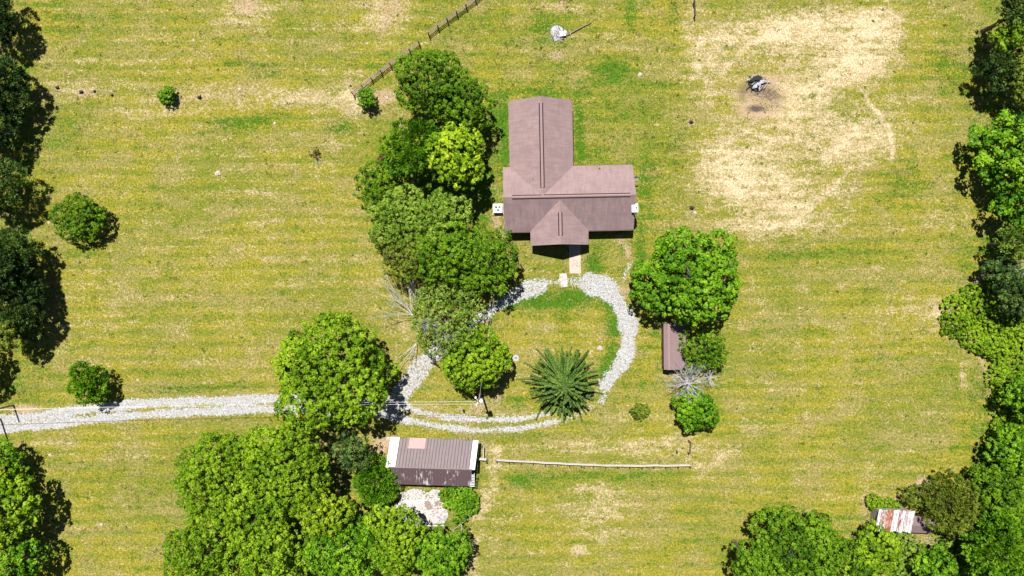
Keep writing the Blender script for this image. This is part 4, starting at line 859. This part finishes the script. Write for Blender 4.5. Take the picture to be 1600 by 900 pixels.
# ------------------------------------------------------------------ fences
def rail_fence(x0, y0, x1, y1, n, label, name='rail_fence', hp=1.25, rails=(.35, .75, 1.15), pm=POSTW, rm=RAILW, pr=.07, bow=0, rw=.05, skip=()):
    """posts and rails between two ground points given in px; n bays"""
    a_, b_ = P(x0, y0), P(x1, y1); root = empty(name, a_, label, 'fence'); d = (b_ - a_) / n; nrm = Vector((-d.y, d.x, 0)).normalized(); pts = []
    for i in range(n + 1):
        t = i / n; pts.append(d * i + nrm * (bow * math.sin(math.pi * t) + random.uniform(-.06, .06)))
    post = MB().box(-pr, pr, -pr, pr, -.05, hp).mesh('post')
    for p in pts: link('post', post, pm, root, p, math.atan2(d.y, d.x) + random.uniform(-.05, .05))
    for i in range(n):
        if i in skip: continue
        for z in rails:
            p, q = pts[i], pts[i + 1]; u = (q - p).normalized(); s = Vector((-u.y, u.x, 0)) * rw
            z0, z1 = z + random.uniform(-.04, .04), z + random.uniform(-.04, .04); of = s * 1.6
            MB().slab([p + of - s * .5 + Vector((0, 0, z0)), q + of - s * .5 + Vector((0, 0, z1)), q + of + s * .5 + Vector((0, 0, z1)), p + of + s * .5 + Vector((0, 0, z0))], .09, (0, 0, 1)).build('rail', rm, root)
    return root
rail_fence(553, 149, 656, 71, 7, 'lower run of weathered rail fence ending beside the bushy sapling', bow=.15, rw=.09, hp=1.6, rails=(.4, .9, 1.4), pm=CHAR)
rail_fence(671, 57, 772, -20, 7, 'upper run of weathered rail fence leaving the top edge of the field', rw=.09, hp=1.6, rails=(.4, .9, 1.4), pm=CHAR)
rail_fence(776, 719.5, 1077, 728, 16, 'long straight grey board fence across the lawn below the driveway', hp=1.0, rails=(.3, .6, .88), rm=GREYW, bow=-.35, rw=.14, pr=.065)
rail_fence(1082, -14, 1084, 28, 2, 'broken dark rail fence stub coming down from the top edge', rm=POSTW, rails=(.5, 1.0), rw=.08)
rail_fence(746, 719, 760, 720, 1, 'short grey timber barrier just right of the cabin', hp=1.1, rails=(.4, .8, 1.0), rm=GREYW, rw=.25, pr=.09)
rail_fence(754, 697, 754.5, 717, 1, 'upright timber hurdle standing between the cabin and short barrier', hp=1.1, rails=(.3, .65, 1.0), rm=GREYW, rw=.12)
rail_fence(1076, 688, 1075, 707, 1, 'lone dark rail on two posts right of the long board fence', hp=.9, rails=(.75,), rm=POSTW, rw=.12)
c = P(1057, 705); tag(MB().box(-.1, .1, -.1, .1, -.05, .75).build('fence_post', POSTW, None, c), 'short dark post standing left of the lone rail', 'post')

# ------------------------------------------------------------------ poles and wires
PW = plain('pole_wood', (.20, .15, .12), .9, .3, 5)
ub = P(751.5, 612); up = empty('utility_pole', ub, 'wooden utility pole with white transformer beside the round tree', 'utility pole')
MB().tube([(0, 0, -.05), (0, 0, 9.2)], [.17, .12], 10).build('pole', PW, up)
MB().tube([(.42, -.05, 7.6), (.42, -.05, 8.7)], .27, 14).build('transformer', WHITEP, up)
MB().tube([(.42, -.05, 8.7), (.42, -.05, 8.85)], [.27, .12], 14).build('transformer_lid', WHITEP, up)
MB().tube([(0, 0, 8.9), (-.35, .55, 9.15)], .05, 6).build('bracket', WHITEP, up)
MB().tube([(-.35, .55, 9.05), (-.35, .55, 9.35)], [.17, .12], 10).build('insulator', WHITEP, up)
MB().tube([(0, -.0, 8.6), (-.25, -.65, 8.6)], .05, 6).build('bracket', WHITEP, up); MB().tube([(-.25, -.65, 8.5), (-.25, -.65, 8.8)], [.12, .08], 8).build('insulator', WHITEP, up)
WIRE = plain('aluminium_wire', (.62, .62, .62), .5, .1, 1)
def wire(a_, b_, sag, label, r=.028):
    pts = [a_.lerp(b_, i / 24) - Vector((0, 0, sag * 4 * (i / 24) * (1 - i / 24))) for i in range(25)]
    tag(MB().tube(pts, r, 5).build('power_line', WIRE), label, 'wire')
gp = P(21, 633); g1 = empty('wooden_pole', gp, 'plain wooden pole at the left edge where the wires meet the driveway', 'pole'); MB().tube([(0, 0, -.05), (0, 0, 6.2)], [.15, .11], 9).build('pole', PW, g1)
MB().tube([(0, 0, 5.9), (0, .35, 5.95)], .03, 6).build('bracket', BLACKM, g1)
g2 = empty('wooden_pole', P(1, 655), 'second wooden pole on the left edge just below the driveway end', 'pole'); MB().tube([(0, 0, -.05), (0, 0, 7.5)], [.15, .11], 9).build('pole', PW, g2)
MB().tube([(0, 0, 7.2), (0, .3, 7.25)], .03, 6).build('bracket', BLACKM, g2)
u1 = ub + Vector((-.35, .55, 8.9)); u2 = ub + Vector((-.25, -.65, 8.6))
wire(P(744.5, 627.2, 8.9), P(-90, 642, 9.2), 1.0, 'upper of two thin wires running along the driveway', .015)
wire(P(744.5, 631.5, 8.6), P(-90, 642.5, 9.2), 1.2, 'lower of two thin wires running along the driveway', .015)
wire(ub + Vector((.1, .1, 8.2)), house.matrix_basis @ Vector((mx0 + .4, ly(120), 3.4)), .5, 'service wire from the utility pole up to the house', .009)
# small guard post lying beside the pole
c = P(722, 641); sg = empty('leaning_stub', c, 'small leaning black and grey stub beside the utility pole', 'post')
MB().tube([(0, 0, 0), (-.7, .3, .55)], [.10, .07], 7).build('stub', GREYW, sg); MB().tube([(.25, .0, 0), (.25, -.05, .8)], [.16, .13], 8).build('black_cap', BLACKM, sg)

# ------------------------------------------------------------------ piles, stumps, rocks
def sticks(root, n, rad, Lr, mats, g, zmax=.5, thin=(.03, .09), ang=None, name='stick'):
    for i in range(n):
        th = g.uniform(0, 3.14) if ang is None else g.normal(ang, .5); L = g.uniform(*Lr); x, y = g.normal(0, rad, 2); z = abs(g.normal(0, zmax / 2)) + .06
        dx, dy = math.cos(th) * L / 2, math.sin(th) * L / 2; r = g.uniform(*thin)
        MB().tube([(x - dx, y - dy, z), (x, y, z + .05), (x + dx, y + dy, max(.04, z + g.uniform(-.25, .25)))], [r, r * .9, r * .6], 6).build(name, mats[i % len(mats)], root)
def rock_mesh(r, g, flat=.6, seg=7):
    vs = [(0, 0, r * flat)]; 
    for j, (zz, k) in enumerate(((.8, .55), (.3, 1.0), (-.1, .95))):
        for i in range(seg): a_ = 2 * math.pi * (i + .5 * j) / seg; q = r * k * g.uniform(.75, 1.15); vs.append((q * math.cos(a_), q * math.sin(a_), r * flat * zz))
    fs = [(0, 1 + i, 1 + (i + 1) % seg) for i in range(seg)]
    for j in range(2): fs += [(1 + j * seg + i, 1 + (j + 1) * seg + i, 1 + (j + 1) * seg + (i + 1) % seg, 1 + j * seg + (i + 1) % seg) for i in range(seg)]
    return MB().add(vs, fs).mesh('rock')
g = np.random.default_rng(77)
pA = empty('brush_pile', P(873, 52), 'grey and white pile of brush and scrap on the lawn above the house', 'debris pile')
link('ash_heap', rock_mesh(1.25, g, .22, 11), ASHM, pA); sticks(pA, 46, .5, (.5, 1.5), [GREYW, ASHM, CHAR, RAILW, DEADW], g, .45, (.02, .05), ang=1.9)
MB().slab([(.1, -.7, .55), (1.1, -.5, .45), (1.2, .2, .5), (.2, .1, .6)], .04).build('scrap_sheet', BLUEW, pA)
tag(MB().tube([(0, 0, .2), (2.3, 1.25, .25), (4.0, 2.1, .12)], [.09, .08, .05], 7).build('fallen_pole', RAILW, None, P(885, 56)), 'long thin pole lying to the right of the grey brush pile', 'pole')
pB = empty('burnt_pile', P(1182, 131), 'black and white burnt pile of scrap on the bare patch', 'debris pile')
link('ash_heap', rock_mesh(1.25, g, .2, 11), CHAR, pB); sticks(pB, 34, .55, (.7, 1.7), [CHAR, ASHM, CHAR, DEADW, BLACKM], g, .5, (.04, .10), ang=.8)
for k in range(3): MB().slab([(-.8 + k * .5, -.9 + k * .35, .55), (-.1 + k * .5, -.75 + k * .35, .5), (.15 + k * .5, -.2 + k * .35, .6), (-.6 + k * .5, -.3 + k * .35, .62)], .05).build('scrap_sheet', ASHM, pB)
sticks(pB, 10, 1.4, (.3, .8), [CHAR, RAILW], g, .12, (.02, .05), name='twig')
STUMP = plain('grey_stump_wood', (.045, .036, .036), .95, .5, 7, bump=.6)
for x, y, r_, lb in ((90, 137, .34, 'dark stump nearest the left evergreens'), (127, 144, .36, 'biggest dark stump, second along the bare strip from the left'), (148, 143, .24, 'small dark stump between the biggest stump and the flat one'), (175, 149, .26, 'flat dark stump at the right end of the row of four'), (312, 152, .42, 'grey stump on the bare strip right of the small dark bush'), (548, 134, .18, 'little stump beside the lower end of the rail fence'), (1080, 191, .34, 'dark charred stump right of the house lawn'), (1081, 325, .40, 'dark stump with a white stone just above the large round tree')):
    g = np.random.default_rng(int(x)); s = empty('tree_stump', P(x, y), lb, 'stump'); mb = MB(); seg = 9
    r_ *= .8; mb.tube([(0, 0, -.03), (0, 0, .12), (r_ * .3, r_ * .1, .22 + r_ * .6)], [r_ * 1.2, r_ * .9, r_ * .6], 7)
    mb.v = [(x_ * g.uniform(.7, 1.35), y_ * g.uniform(.6, 1.2), z_) for x_, y_, z_ in mb.v]; mb.build('stump', STUMP, s)
    for k in range(4): a_ = g.uniform(0, 6.28); MB().tube([(0, 0, .12), (math.cos(a_) * r_ * 1.5, math.sin(a_) * r_ * 1.5, .03)], [r_ * .3, .03], 5).build('root', STUMP, s)
for x, y, r_, lb in ((1086, 333, .30, 'white stone beside the dark stump above the large round tree'), (607, 686, .42, 'pale boulder off the upper left corner of the cabin'), (340, 271, .45, 'pale rock in the middle of the left field'), (76, 348, .22, 'small pale rock left of the lone round tree'), (1000, 117, .38, 'pale rock on the lawn upper right of the house'), (215, 594, .22, 'pale stone in the field above the driveway'),
      (158, 820, .28, 'yellowish rock in the lower left field'), (78, 711, .24, 'pale rock just below the driveway on the left'), (937, 544, .42, 'flat pale stone in the grass inside the loop'), (302, 63, .20, 'small pale stone in the top left field'), (508, 493, .28, 'pale rock above the huge driveway tree'), (574, 68, .22, 'pale stone left of the rail fence'), (374, 140, .3, 'pale split stone at the right end of the bare strip'),
      (429, 193, .28, 'pale stone near the green patch in the left field'), (605, 153, .35, 'jagged rock right of the bushy sapling'), (617, 148, .28, 'smaller rock under the tall green tree by the fence')):
    link_o = tag(link('rock', rock_mesh(r_, np.random.default_rng(int(x * 3)), .55), ROCK, None, P(x, y)), lb, 'rock')
px_poly([(654, 686), (666, 684.5), (668, 689), (657, 691)], 0, .12, 'stone_slab', CONC, 'white slab lying above the pink patch of the cabin roof', 'slab')
g = np.random.default_rng(5); fb = empty('stone_fire_ring', P(806, 560), 'little ring of grey-blue stones inside the loop', 'fire ring')
GB = plain('blue_grey_stone', (.38, .40, .48), .9, .4, 6)
for k in range(8): a_ = k * math.pi / 4; link('stone', rock_mesh(.2, g, .8, 6), GB, fb, (.36 * math.cos(a_), .36 * math.sin(a_), 0))
